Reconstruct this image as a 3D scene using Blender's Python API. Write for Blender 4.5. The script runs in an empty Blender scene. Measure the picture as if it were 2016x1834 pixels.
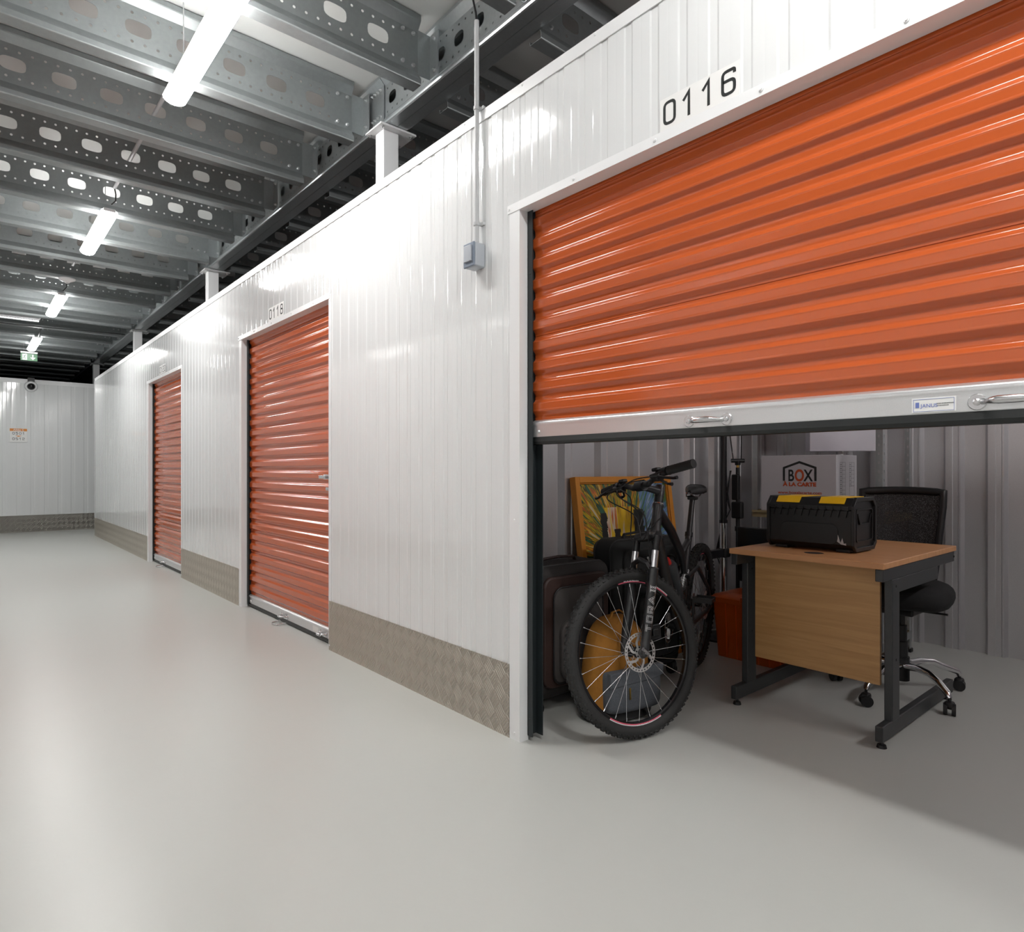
import bpy, bmesh, math, random
from mathutils import Vector, Matrix
random.seed(7)
S = bpy.context.scene
COL = S.collection
PI = math.pi

# ------------------------------------------------------------------ camera, world, exposure
cam_d = bpy.data.cameras.new('camera')
cam_d.sensor_width = 36.0
cam_d.lens = 22.4643
cam_d.shift_y = 9.0 / 2016.0
cam_d.clip_start = 0.02
cam = bpy.data.objects.new('camera', cam_d)
COL.objects.link(cam)
cam.location = (0, 0, 1.1)
cam.rotation_euler = (math.radians(90), 0, math.radians(-40.7248))
S.camera = cam
world = bpy.data.worlds.new('world')
S.world = world
world.use_nodes = True
world.node_tree.nodes['Background'].inputs[0].default_value = (0.75, 0.85, 1.0, 1)
world.node_tree.nodes['Background'].inputs[1].default_value = 0.02
S.view_settings.view_transform = 'Standard'
S.view_settings.look = 'None'
S.view_settings.gamma = 1.0
S.view_settings.use_curve_mapping = False
S.view_settings.exposure = 1.0
LAMP = 42.0          # radiance of the corridor battens
S.cycles.max_bounces = 10
S.cycles.diffuse_bounces = 6
S.cycles.glossy_bounces = 5

# ------------------------------------------------------------------ main dimensions (metres; X into the units, Y along the aisle)
W = 1.712            # front face of the unit wall
WT = 2.655           # its top
BACK = 4.67          # rear wall of the units
SIDE = 2.48          # partition behind the bicycle
FARW = 14.33
END = 12.86          # where the unit row ends
DECK = 3.55
D116 = (-0.38, 1.938, 2.155)
D118 = (3.713, 5.33, 2.155)
D120 = (7.206, 8.72, 2.15)

# ------------------------------------------------------------------ materials
MATS = {}
def nodes(m):
    m.use_nodes = True
    nt = m.node_tree
    return nt, nt.nodes['Principled BSDF']
def mat(name, col, rough=0.5, metal=0.0, coat=0.0, noise=0.0, nscale=20.0, bump=0.0, bscale=80.0, spec=0.5, emit=None, estr=0.0, alpha=None, rvar=0.0):
    if name in MATS: return MATS[name]
    m = bpy.data.materials.new(name)
    nt, p = nodes(m)
    p.inputs['Base Color'].default_value = (*col, 1)
    p.inputs['Roughness'].default_value = rough
    p.inputs['Metallic'].default_value = metal
    p.inputs['Coat Weight'].default_value = coat
    p.inputs['Coat Roughness'].default_value = 0.08
    p.inputs['Specular IOR Level'].default_value = spec
    if emit:
        p.inputs['Emission Color'].default_value = (*emit, 1)
        p.inputs['Emission Strength'].default_value = estr
    tc = nt.nodes.new('ShaderNodeTexCoord')
    if noise > 0 or rvar > 0:
        n = nt.nodes.new('ShaderNodeTexNoise'); n.inputs['Scale'].default_value = nscale; n.inputs['Detail'].default_value = 6
        nt.links.new(tc.outputs['Object'], n.inputs['Vector'])
        if noise > 0:
            r = nt.nodes.new('ShaderNodeMapRange')
            r.inputs['To Min'].default_value = 1 - noise; r.inputs['To Max'].default_value = 1 + noise
            nt.links.new(n.outputs['Fac'], r.inputs['Value'])
            mx = nt.nodes.new('ShaderNodeVectorMath'); mx.operation = 'SCALE'
            mx.inputs[0].default_value = col
            nt.links.new(r.outputs[0], mx.inputs['Scale'])
            nt.links.new(mx.outputs[0], p.inputs['Base Color'])
        if rvar > 0:
            r2 = nt.nodes.new('ShaderNodeMapRange')
            r2.inputs['To Min'].default_value = max(0.02, rough - rvar); r2.inputs['To Max'].default_value = rough + rvar
            nt.links.new(n.outputs['Fac'], r2.inputs['Value'])
            nt.links.new(r2.outputs[0], p.inputs['Roughness'])
    if bump > 0:
        b = nt.nodes.new('ShaderNodeBump'); b.inputs['Strength'].default_value = bump; b.inputs['Distance'].default_value = 0.002
        n2 = nt.nodes.new('ShaderNodeTexNoise'); n2.inputs['Scale'].default_value = bscale; n2.inputs['Detail'].default_value = 3
        nt.links.new(tc.outputs['Object'], n2.inputs['Vector'])
        nt.links.new(n2.outputs['Fac'], b.inputs['Height'])
        nt.links.new(b.outputs[0], p.inputs['Normal'])
    MATS[name] = m
    return m

white_steel = mat('white_painted_steel', (0.745, 0.76, 0.765), 0.07, 0, 0.5, bump=0.30, bscale=2.4)
white_trim = mat('white_trim_steel', (0.80, 0.81, 0.82), 0.28, bump=0.04, bscale=9)
orange = mat('orange_painted_steel', (0.49, 0.095, 0.023), 0.16, 0, 0.3)
galv = mat('galvanised_joist_steel', (0.33, 0.355, 0.36), 0.42, 0.8, noise=0.10, nscale=40)
galv_b = mat('bright_galvanised_steel', (0.46, 0.49, 0.50), 0.30, 0.85, noise=0.10, nscale=60)
galv_w = mat('galvanised_sheet', (0.58, 0.575, 0.59), 0.40, 0.65, noise=0.10, nscale=240)
bar_al = mat('bottom_bar_aluminium', (0.70, 0.71, 0.72), 0.34, 0.7, noise=0.05, nscale=300)
chrome = mat('polished_chrome', (0.80, 0.80, 0.82), 0.08, 1.0)
steel = mat('satin_steel', (0.62, 0.62, 0.63), 0.25, 1.0)
disc_m = mat('brake_disc_steel', (0.62, 0.60, 0.59), 0.35, 0.55)
zinc = mat('zinc_bolt', (0.68, 0.69, 0.70), 0.28, 1.0)
blk = mat('black_plastic', (0.008, 0.008, 0.009), 0.42)
blk_gloss = mat('black_gloss_plastic', (0.008, 0.008, 0.009), 0.25)
blk_rub = mat('black_rubber', (0.018, 0.018, 0.018), 0.7, bump=0.2, bscale=200)
blk_seal = mat('black_seal', (0.01, 0.012, 0.012), 0.4)
guide_m = mat('dark_door_guide', (0.018, 0.024, 0.026), 0.38)
post_m = mat('white_post_paint', (0.74, 0.75, 0.76), 0.4)
pvc = mat('grey_pvc', (0.52, 0.53, 0.54), 0.4)
box_grey = mat('switch_grey', (0.42, 0.45, 0.49), 0.35)
box_dark = mat('switch_blue_grey', (0.20, 0.24, 0.30), 0.35)
frame_m = mat('frame_black_metal', (0.020, 0.020, 0.022), 0.32, 0, 0.4)
desk_fr = mat('desk_frame_charcoal', (0.030, 0.032, 0.034), 0.42)
fab_dk = mat('dark_case_fabric', (0.020, 0.017, 0.016), 0.85, bump=0.35, bscale=600)
fab_gr = mat('grey_case_fabric', (0.050, 0.044, 0.042), 0.85, bump=0.35, bscale=600)
fab_br = mat('brown_case_trim', (0.030, 0.013, 0.010), 0.6)
fab_bk = mat('black_case_fabric', (0.011, 0.012, 0.012), 0.8, bump=0.35, bscale=500)
ochre = mat('ochre_canvas', (0.36, 0.15, 0.018), 0.85, noise=0.15, nscale=60, bump=0.5, bscale=400)
grey_fab = mat('grey_marl_fabric', (0.10, 0.11, 0.125), 0.9, noise=0.45, nscale=260, bump=0.4, bscale=300)
gold_fr = mat('yellow_wood_frame', (0.62, 0.24, 0.025), 0.5, noise=0.1, nscale=8)
card = mat('white_cardboard', (0.50, 0.49, 0.52), 0.8, noise=0.03, nscale=90)
ink = mat('black_ink', (0.012, 0.014, 0.014), 0.6)
ink_or = mat('orange_ink', (0.48, 0.07, 0.015), 0.6)
ink_blue = mat('blue_ink', (0.15, 0.20, 0.50), 0.5)
ink_white = mat('white_print', (0.75, 0.75, 0.76), 0.5)
ink_pink = mat('pink_print', (0.65, 0.10, 0.16), 0.5)
sign_w = mat('sign_white', (0.80, 0.80, 0.79), 0.35)
sign_or = mat('sign_orange', (0.70, 0.26, 0.05), 0.45)
sign_gr = mat('exit_green', (0.012, 0.11, 0.035), 0.4)
yellow_p = mat('yellow_plastic', (0.85, 0.50, 0.01), 0.4)
crate_m = mat('orange_translucent_plastic', (0.48, 0.075, 0.004), 0.3)
crate_r = mat('orange_crate_rib', (0.70, 0.10, 0.006), 0.35)
shelf_w = mat('shelf_board', (0.30, 0.24, 0.13), 0.7)
lamp_sh = mat('lamp_shade_fabric', (0.62, 0.60, 0.66), 0.8)
red_p = mat('red_plastic', (0.5, 0.02, 0.015), 0.4)
bottle_m = mat('smoked_bottle', (0.05, 0.055, 0.06), 0.3)
brass = mat('brass', (0.6, 0.38, 0.10), 0.3, 1.0)
deck_m = mat('deck_underside', (0.53, 0.54, 0.53), 0.55, noise=0.04, nscale=3)
dark_w = mat('dark_cladding', (0.05, 0.05, 0.055), 0.7)
led = mat('led_diffuser', (0.9, 0.9, 0.9), 0.4, emit=(1.0, 0.985, 0.96), estr=LAMP)
led2 = mat('louvre_led', (0.9, 0.9, 0.9), 0.4, emit=(1.0, 0.99, 0.97), estr=2.6)
led3 = mat('unit_fill_led', (0.9, 0.9, 0.9), 0.4, emit=(1.0, 0.96, 0.95), estr=32.0)  # emission of the fill light added inside the open unit
led4 = mat('dimmed_led_diffuser', (0.9, 0.9, 0.9), 0.4, emit=(1.0, 0.985, 0.96), estr=LAMP*0.5)  # furthest batten turned down so less light reaches the far wall
mesh_seat = mat('black_seat_cloth', (0.010, 0.010, 0.011), 0.9, bump=0.5, bscale=500)

def floor_material():
    m = bpy.data.materials.new('epoxy_floor'); nt, p = nodes(m)
    tc = nt.nodes.new('ShaderNodeTexCoord')
    n = nt.nodes.new('ShaderNodeTexNoise'); n.inputs['Scale'].default_value = 0.6; n.inputs['Detail'].default_value = 1
    nt.links.new(tc.outputs['Object'], n.inputs['Vector'])
    cr = nt.nodes.new('ShaderNodeValToRGB')
    cr.color_ramp.elements[0].position = 0.3; cr.color_ramp.elements[0].color = (0.497, 0.505, 0.480, 1)
    cr.color_ramp.elements[1].position = 0.7; cr.color_ramp.elements[1].color = (0.503, 0.511, 0.486, 1)
    nt.links.new(n.outputs['Fac'], cr.inputs[0])
    # sparse dark specks
    v = nt.nodes.new('ShaderNodeTexVoronoi'); v.inputs['Scale'].default_value = 2.7
    nt.links.new(tc.outputs['Object'], v.inputs['Vector'])
    lt = nt.nodes.new('ShaderNodeMath'); lt.operation = 'LESS_THAN'; lt.inputs[1].default_value = 0.007
    nt.links.new(v.outputs['Distance'], lt.inputs[0])
    mx = nt.nodes.new('ShaderNodeMix'); mx.data_type = 'RGBA'
    nt.links.new(lt.outputs[0], mx.inputs['Factor'])
    mx.inputs['A'].default_value = (0.478, 0.486, 0.463, 1); mx.inputs['B'].default_value = (0.06, 0.05, 0.05, 1)
    nt.links.new(mx.outputs['Result'], p.inputs['Base Color'])
    p.inputs['Roughness'].default_value = 0.33; p.inputs['Specular IOR Level'].default_value = 0.45
    b = nt.nodes.new('ShaderNodeBump'); b.inputs['Strength'].default_value = 0.10; b.inputs['Distance'].default_value = 0.002
    n2 = nt.nodes.new('ShaderNodeTexNoise'); n2.inputs['Scale'].default_value = 60; n2.inputs['Detail'].default_value = 1
    nt.links.new(tc.outputs['Object'], n2.inputs['Vector'])
    nt.links.new(n2.outputs['Fac'], b.inputs['Height']); nt.links.new(b.outputs[0], p.inputs['Normal'])
    return m
floor_m = floor_material()

def tread_material(name, axis, col):
    """five-bar tread plate: diamond cells whose raised bars alternate in direction"""
    m = bpy.data.materials.new(name); nt, p = nodes(m)
    p.inputs['Base Color'].default_value = (*col, 1); p.inputs['Metallic'].default_value = 0.8; p.inputs['Roughness'].default_value = 0.36
    tc = nt.nodes.new('ShaderNodeTexCoord'); sp = nt.nodes.new('ShaderNodeSeparateXYZ')
    nt.links.new(tc.outputs['Object'], sp.inputs[0])
    def M(op, a, b=None):
        n = nt.nodes.new('ShaderNodeMath'); n.operation = op
        for i, v in enumerate((a, b)):
            if v is None: continue
            if isinstance(v, (int, float)): n.inputs[i].default_value = v
            else: nt.links.new(v, n.inputs[i])
        return n.outputs[0]
    u = M('DIVIDE', sp.outputs[axis], 0.075); v = M('DIVIDE', sp.outputs['Z'], 0.086)
    a = M('ADD', u, v); b = M('SUBTRACT', u, v)
    par = M('MODULO', M('ABSOLUTE', M('ADD', M('FLOOR', a), M('FLOOR', b))), 2.0)
    def bars(x, y):
        s = M('ABSOLUTE', M('SINE', M('MULTIPLY', x, PI * 5)))
        fy = M('FRACT', y); w = M('MULTIPLY', M('MINIMUM', fy, M('SUBTRACT', 1.0, fy)), 7.0)
        return M('MULTIPLY', s, M('MINIMUM', w, 1.0))
    h1 = bars(a, b); h2 = bars(b, a)
    h = M('ADD', M('MULTIPLY', h1, par), M('MULTIPLY', h2, M('SUBTRACT', 1.0, par)))
    bp = nt.nodes.new('ShaderNodeBump'); bp.inputs['Strength'].default_value = 1.0; bp.inputs['Distance'].default_value = 0.005
    nt.links.new(h, bp.inputs['Height']); nt.links.new(bp.outputs[0], p.inputs['Normal'])
    return m
tread_y = tread_material('tread_plate', 'Y', (0.50, 0.455, 0.39))
tread_x = tread_material('tread_plate_far', 'X', (0.42, 0.40, 0.36))

def wood_material(name, c1, c2, axis='Z'):
    m = bpy.data.materials.new(name); nt, p = nodes(m)
    p.inputs['Roughness'].default_value = 0.42
    tc = nt.nodes.new('ShaderNodeTexCoord'); mp = nt.nodes.new('ShaderNodeMapping')
    mp.inputs['Scale'].default_value = (1.2, 1.2, 22) if axis == 'Z' else (22, 1.2, 1.2)
    nt.links.new(tc.outputs['Object'], mp.inputs[0])
    n = nt.nodes.new('ShaderNodeTexNoise'); n.inputs['Scale'].default_value = 2.0; n.inputs['Detail'].default_value = 7; n.inputs['Distortion'].default_value = 0.6
    nt.links.new(mp.outputs[0], n.inputs['Vector'])
    cr = nt.nodes.new('ShaderNodeValToRGB')
    cr.color_ramp.elements[0].position = 0.35; cr.color_ramp.elements[0].color = (*c1, 1)
    cr.color_ramp.elements[1].position = 0.65; cr.color_ramp.elements[1].color = (*c2, 1)
    nt.links.new(n.outputs['Fac'], cr.inputs[0]); nt.links.new(cr.outputs[0], p.inputs['Base Color'])
    return m
beech_v = wood_material('beech_panel', (0.40, 0.21, 0.075), (0.50, 0.28, 0.11))
beech_t = wood_material('beech_top', (0.50, 0.24, 0.10), (0.57, 0.29, 0.13), 'X')

def net_material():
    m = bpy.data.materials.new('chair_net'); nt, p = nodes(m)
    p.inputs['Base Color'].default_value = (0.012, 0.012, 0.013, 1); p.inputs['Roughness'].default_value = 0.6
    tc = nt.nodes.new('ShaderNodeTexCoord')
    ch = nt.nodes.new('ShaderNodeTexVoronoi'); ch.inputs['Scale'].default_value = 330
    nt.links.new(tc.outputs['Object'], ch.inputs['Vector'])
    gt = nt.nodes.new('ShaderNodeMath'); gt.operation = 'GREATER_THAN'; gt.inputs[1].default_value = 0.24
    nt.links.new(ch.outputs['Distance'], gt.inputs[0])
    nt.links.new(gt.outputs[0], p.inputs['Alpha'])
    return m
net_m = net_material()

def painting_material():
    m = bpy.data.materials.new('abstract_canvas'); nt, p = nodes(m)
    p.inputs['Roughness'].default_value = 0.35
    tc = nt.nodes.new('ShaderNodeTexCoord'); sp = nt.nodes.new('ShaderNodeSeparateXYZ')
    nt.links.new(tc.outputs['Object'], sp.inputs[0])     # local x 0..0.82 left-right, z up
    def M(op, a, b=None):
        n = nt.nodes.new('ShaderNodeMath'); n.operation = op
        for i, v in enumerate((a, b)):
            if v is None: continue
            if isinstance(v, (int, float)): n.inputs[i].default_value = v
            else: nt.links.new(v, n.inputs[i])
        return n.outputs[0]
    x = sp.outputs['X']; z = sp.outputs['Z']
    # fan of strokes radiating from the arch below the middle of the canvas
    dx = M('SUBTRACT', x, 0.40); dz = M('SUBTRACT', z, 0.60)
    ang = M('ARCTAN2', dz, dx); rad = M('SQRT', M('ADD', M('MULTIPLY', dx, dx), M('MULTIPLY', dz, dz)))
    cb = nt.nodes.new('ShaderNodeCombineXYZ')
    nt.links.new(M('MULTIPLY', ang, 7.0), cb.inputs[0]); nt.links.new(M('MULTIPLY', rad, 2.0), cb.inputs[1])
    n = nt.nodes.new('ShaderNodeTexNoise'); n.inputs['Scale'].default_value = 2.2; n.inputs['Detail'].default_value = 8; n.inputs['Distortion'].default_value = 0.3
    nt.links.new(cb.outputs[0], n.inputs['Vector'])
    def ramp(fac, stops):
        cr = nt.nodes.new('ShaderNodeValToRGB'); cr.color_ramp.interpolation = 'LINEAR'
        e = cr.color_ramp.elements
        e[0].position = stops[0][0]; e[0].color = (*stops[0][1], 1)
        e[1].position = stops[1][0]; e[1].color = (*stops[1][1], 1)
        for q, c in stops[2:]:
            k = e.new(q); k.color = (*c, 1)
        nt.links.new(fac, cr.inputs[0]); return cr.outputs[0]
    left = ramp(n.outputs['Fac'], [(0.30, (0.02, 0.03, 0.02)), (0.38, (0.03, 0.16, 0.09)), (0.44, (0.02, 0.02, 0.01)), (0.48, (0.65, 0.42, 0.01)),
                                   (0.53, (0.10, 0.16, 0.02)), (0.57, (0.60, 0.10, 0.02)), (0.61, (0.70, 0.48, 0.02)), (0.70, (0.55, 0.55, 0.50))])
    right = ramp(n.outputs['Fac'], [(0.32, (0.10, 0.20, 0.03)), (0.42, (0.04, 0.14, 0.10)), (0.50, (0.16, 0.25, 0.55)), (0.56, (0.08, 0.20, 0.06)),
                                    (0.62, (0.35, 0.42, 0.70)), (0.72, (0.10, 0.14, 0.30))])
    cb2 = nt.nodes.new('ShaderNodeCombineXYZ')
    nt.links.new(M('MULTIPLY', x, 9.0), cb2.inputs[0]); nt.links.new(M('MULTIPLY', z, 1.2), cb2.inputs[1])
    n2 = nt.nodes.new('ShaderNodeTexNoise'); n2.inputs['Scale'].default_value = 2.4; n2.inputs['Detail'].default_value = 7
    nt.links.new(cb2.outputs[0], n2.inputs['Vector'])
    mid = ramp(n2.outputs['Fac'], [(0.30, (0.30, 0.10, 0.01)), (0.42, (0.72, 0.45, 0.01)), (0.52, (0.80, 0.52, 0.02)), (0.58, (0.70, 0.62, 0.50)), (0.64, (0.55, 0.12, 0.02)), (0.74, (0.78, 0.50, 0.02))])
    def mix(f, a, b):
        mx = nt.nodes.new('ShaderNodeMix'); mx.data_type = 'RGBA'
        nt.links.new(f, mx.inputs['Factor']); nt.links.new(a, mx.inputs['A']); nt.links.new(b, mx.inputs['B']); return mx.outputs['Result']
    def const(c):
        r = nt.nodes.new('ShaderNodeRGB'); r.outputs[0].default_value = (*c, 1); return r.outputs[0]
    wob = M('MULTIPLY', M('SUBTRACT', n.outputs['Fac'], 0.5), 0.05)
    xx = M('ADD', x, wob)
    c = mix(M('GREATER_THAN', xx, 0.56), left, right)
    def band(a, b): return M('MULTIPLY', M('GREATER_THAN', xx, a), M('LESS_THAN', xx, b))
    below = M('LESS_THAN', z, 0.90)
    c = mix(M('MULTIPLY', band(0.24, 0.50), below), c, mid)
    c = mix(M('MULTIPLY', band(0.20, 0.25), M('LESS_THAN', z, 0.87)), c, const((0.012, 0.012, 0.012)))
    c = mix(M('MULTIPLY', band(0.49, 0.58), M('LESS_THAN', z, 0.88)), c, const((0.012, 0.014, 0.012)))
    c = mix(M('MULTIPLY', band(0.31, 0.355), M('LESS_THAN', z, 0.775)), c, const((0.02, 0.012, 0.012)))
    nt.links.new(c, p.inputs['Base Color'])
    return m
paint_m = painting_material()

# ------------------------------------------------------------------ helpers
def frame_z(d):
    d = Vector(d).normalized()
    a = Vector((0, 0, 1)) if abs(d.z) < 0.9 else Vector((1, 0, 0))
    x = a.cross(d).normalized(); y = d.cross(x)
    return x, y, d

class MB:
    def __init__(s): s.bm = bmesh.new()
    def quad(s, *pts):
        try: s.bm.faces.new([s.bm.verts.new(p) for p in pts])
        except ValueError: pass
    def box(s, x0, x1, y0, y1, z0, z1, rot=None, piv=None):
        vs = [Vector((x, y, z)) for z in (z0, z1) for x, y in ((x0, y0), (x1, y0), (x1, y1), (x0, y1))]
        if rot is not None:
            pv = Vector(piv) if piv is not None else Vector(((x0+x1)/2, (y0+y1)/2, (z0+z1)/2))
            vs = [rot @ (v - pv) + pv for v in vs]
        b = [s.bm.verts.new(v) for v in vs]
        for f in ((3, 2, 1, 0), (4, 5, 6, 7), (0, 1, 5, 4), (1, 2, 6, 5), (2, 3, 7, 6), (3, 0, 4, 7)):
            s.bm.faces.new([b[i] for i in f])
        return s
    def beam(s, p0, p1, w, h, up=(0, 0, 1)):
        p0, p1 = Vector(p0), Vector(p1); d = (p1 - p0).normalized(); u = Vector(up)
        sd = d.cross(u).normalized(); u = sd.cross(d).normalized()
        r = []
        for p in (p0, p1):
            r.append([s.bm.verts.new(p + sd*a*w/2 + u*b*h/2) for a, b in ((-1, -1), (1, -1), (1, 1), (-1, 1))])
        s.bm.faces.new(r[0][::-1]); s.bm.faces.new(r[1])
        for i in range(4):
            j = (i+1) % 4; s.bm.faces.new((r[0][i], r[0][j], r[1][j], r[1][i]))
        return s
    def path(s, pts, r, n=12, closed=False, caps=True, flat=None):
        """tube along points; r number or list; flat = (direction, factor) squashes the section"""
        pts = [Vector(p) for p in pts]; N = len(pts)
        rr = r if isinstance(r, (list, tuple)) else [r]*N
        rings = []; px = None
        for i, p in enumerate(pts):
            if closed: d = pts[(i+1) % N] - pts[i-1]
            else: d = pts[min(i+1, N-1)] - pts[max(i-1, 0)]
            if d.length < 1e-9: d = Vector((0, 0, 1))
            d.normalize()
            if px is None: x, y, _ = frame_z(d)
            else:
                x = (px - d*px.dot(d))
                x = x.normalized() if x.length > 1e-6 else frame_z(d)[0]
                y = d.cross(x)
            px = x
            ring = []
            for k in range(n):
                a = 2*PI*k/n; o = (x*math.cos(a) + y*math.sin(a))*rr[i]
                if flat is not None:
                    fd = Vector(flat[0]).normalized(); o = o - fd*o.dot(fd)*(1-flat[1])
                ring.append(s.bm.verts.new(p + o))
            rings.append(ring)
        for i in range(N if closed else N-1):
            a, b = rings[i], rings[(i+1) % N]
            for k in range(n):
                s.bm.faces.new((a[k], a[(k+1) % n], b[(k+1) % n], b[k]))
        if not closed and caps:
            s.bm.faces.new(rings[0][::-1]); s.bm.faces.new(rings[-1])
        return s
    def cyl(s, p0, p1, r0, r1=None, n=16):
        return s.path([p0, p1], [r0, r0 if r1 is None else r1], n)
    def lathe(s, prof, o=(0, 0, 0), axis=(0, 0, 1), n=32, a0=0, a1=None):
        """prof = [(radius, height)]"""
        x, y, d = frame_z(axis); o = Vector(o); full = a1 is None
        a1 = 2*PI if full else a1; cols = []
        cnt = n if full else n+1
        for k in range(cnt):
            a = a0 + (a1-a0)*k/n; e = x*math.cos(a) + y*math.sin(a)
            cols.append([s.bm.verts.new(o + e*r + d*hh) for r, hh in prof])
        for k in range(n):
            A, B = cols[k], cols[(k+1) % cnt]
            for i in range(len(prof)-1):
                try: s.bm.faces.new((A[i], B[i], B[i+1], A[i+1]))
                except ValueError: pass
        return s
    def prism(s, poly, f, d):
        """poly 2-D list, f maps (u,v)->3-D, d = extrusion vector"""
        d = Vector(d); a = [s.bm.verts.new(Vector(f(u, v))) for u, v in poly]
        b = [s.bm.verts.new(v.co + d) for v in a]
        s.bm.faces.new(a); s.bm.faces.new(b[::-1])
        n = len(a)
        for i in range(n): s.bm.faces.new((a[(i+1) % n], a[i], b[i], b[(i+1) % n]))
        return s
    def sweep(s, poly, f, d, closed=False):
        """open sheet: poly extruded along d"""
        d = Vector(d); a = [s.bm.verts.new(Vector(f(u, v))) for u, v in poly]
        b = [s.bm.verts.new(v.co + d) for v in a]; n = len(a)
        for i in range(n if closed else n-1):
            s.bm.faces.new((a[i], a[(i+1) % n], b[(i+1) % n], b[i]))
        return s
    def sheet(s, pts, f, d, t):
        """thin bent sheet of thickness t (t is added to the first coordinate)"""
        q = [tuple(p) for p in pts]; q2 = [(p[0]+t, p[1]) for p in q][::-1]
        return s.sweep(q+q2, f, d, closed=True)
    def cell(s, f, u0, u1, v0, v1, cx, cy, rx, ry, e=2.0, n=16):
        """rectangular cell of a sheet with a rounded hole in it"""
        out, inn = [], []
        q = n//4
        cor = [(u1, v0), (u1, v1), (u0, v1), (u0, v0)]
        for sd in range(4):
            A, B = cor[sd], cor[(sd+1) % 4]
            for k in range(q): out.append((A[0]+(B[0]-A[0])*k/q, A[1]+(B[1]-A[1])*k/q))
        for u, v in out:
            a = math.atan2((v-cy)/(v1-v0), (u-cx)/(u1-u0)); c, t = math.cos(a), math.sin(a)
            inn.append((cx + rx*math.copysign(abs(c)**(2/e), c), cy + ry*math.copysign(abs(t)**(2/e), t)))
        o = [s.bm.verts.new(Vector(f(*p))) for p in out]; i_ = [s.bm.verts.new(Vector(f(*p))) for p in inn]
        for k in range(n):
            j = (k+1) % n; s.bm.faces.new((o[k], o[j], i_[j], i_[k]))
        return s
    def sphere(s, c, r, seg=16, scale=(1, 1, 1)):
        m = Matrix.Translation(Vector(c)) @ Matrix.Diagonal((r*scale[0], r*scale[1], r*scale[2], 1))
        bmesh.ops.create_uvsphere(s.bm, u_segments=seg, v_segments=max(6, seg//2), radius=1, matrix=m)
        return s
    def rbox(s, c, size, r, rot=None, seg=3):
        """rounded box"""
        b = bmesh.new(); bmesh.ops.create_cube(b, size=1.0, matrix=Matrix.Diagonal((*size, 1)))
        bmesh.ops.bevel(b, geom=b.edges[:], offset=min(r, min(size)*0.49), segments=seg, profile=0.5, affect='EDGES')
        M = Matrix.Translation(Vector(c)) @ (rot.to_4x4() if rot is not None else Matrix())
        me = bpy.data.meshes.new('t'); b.transform(M); b.to_mesh(me); b.free(); s.bm.from_mesh(me); bpy.data.meshes.remove(me)
        return s
    def mesh(s, me, f):
        base = [s.bm.verts.new(Vector(f(v.co))) for v in me.vertices]
        for p in me.polygons:
            try: s.bm.faces.new([base[i] for i in p.vertices])
            except ValueError: pass
        return s
    def build(s, name, m, parent=None, world=False, bevel=0, solid=0, smooth=35, subsurf=0, keep=False):
        if world and parent is not None: s.bm.transform(parent.matrix_world.inverted())
        bmesh.ops.remove_doubles(s.bm, verts=s.bm.verts[:], dist=1e-5)
        if not keep: bmesh.ops.recalc_face_normals(s.bm, faces=s.bm.faces[:])
        me = bpy.data.meshes.new(name); s.bm.to_mesh(me); s.bm.free()
        me.materials.append(m)
        if smooth:
            me.polygons.foreach_set('use_smooth', [True]*len(me.polygons))
            me.set_sharp_from_angle(angle=math.radians(smooth))
        o = bpy.data.objects.new(name, me); COL.objects.link(o)
        if parent is not None: o.parent = parent
        if solid:
            md = o.modifiers.new('thickness', 'SOLIDIFY'); md.thickness = solid; md.offset = 0
        if bevel:
            md = o.modifiers.new('bevel', 'BEVEL'); md.width = bevel; md.segments = 2; md.limit_method = 'ANGLE'; md.angle_limit = math.radians(50)
        if smooth and smooth < 90 and not solid and not subsurf:
            md = o.modifiers.new('weighted_normals', 'WEIGHTED_NORMAL'); md.keep_sharp = True
        if subsurf:
            md = o.modifiers.new('subdivision', 'SUBSURF'); md.levels = subsurf; md.render_levels = subsurf
        return o

def tag(o, label, cat=None, group=None):
    o['label'] = label
    if cat: o['category'] = cat
    if group: o['group'] = group
    return o
def structure(o): o['kind'] = 'structure'; return o
def thing(name, label, cat, loc=(0, 0, 0), rz=0.0, group=None, M=None):
    o = bpy.data.objects.new(name, None); COL.objects.link(o)
    o.empty_display_size = 0.1
    if M is not None: o.matrix_world = M
    else: o.location = loc; o.rotation_euler = (0, 0, rz)
    bpy.context.view_layer.update()
    return tag(o, label, cat, group)
def dup(root, loc=None, label=None, rot=None):
    c = root.copy(); COL.objects.link(c)
    def rec(a, b):
        for ch in a.children:
            k = ch.copy(); COL.objects.link(k); k.parent = b; rec(ch, k)
    rec(root, c)
    if loc is not None: c.location = loc
    if rot is not None: c.rotation_euler = rot
    if label: c['label'] = label
    return c

def text_mesh(txt, size=1.0, bold=0.0, align='LEFT', depth=0.0004, squeeze=1.0):
    cu = bpy.data.curves.new('t', 'FONT'); cu.body = txt; cu.size = size; cu.offset = bold; cu.extrude = depth; cu.align_x = align; cu.space_character = squeeze
    ob = bpy.data.objects.new('t', cu); COL.objects.link(ob)
    me = bpy.data.meshes.new_from_object(ob.evaluated_get(bpy.context.evaluated_depsgraph_get()))
    bpy.data.objects.remove(ob); bpy.data.curves.remove(cu)
    return me

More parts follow.
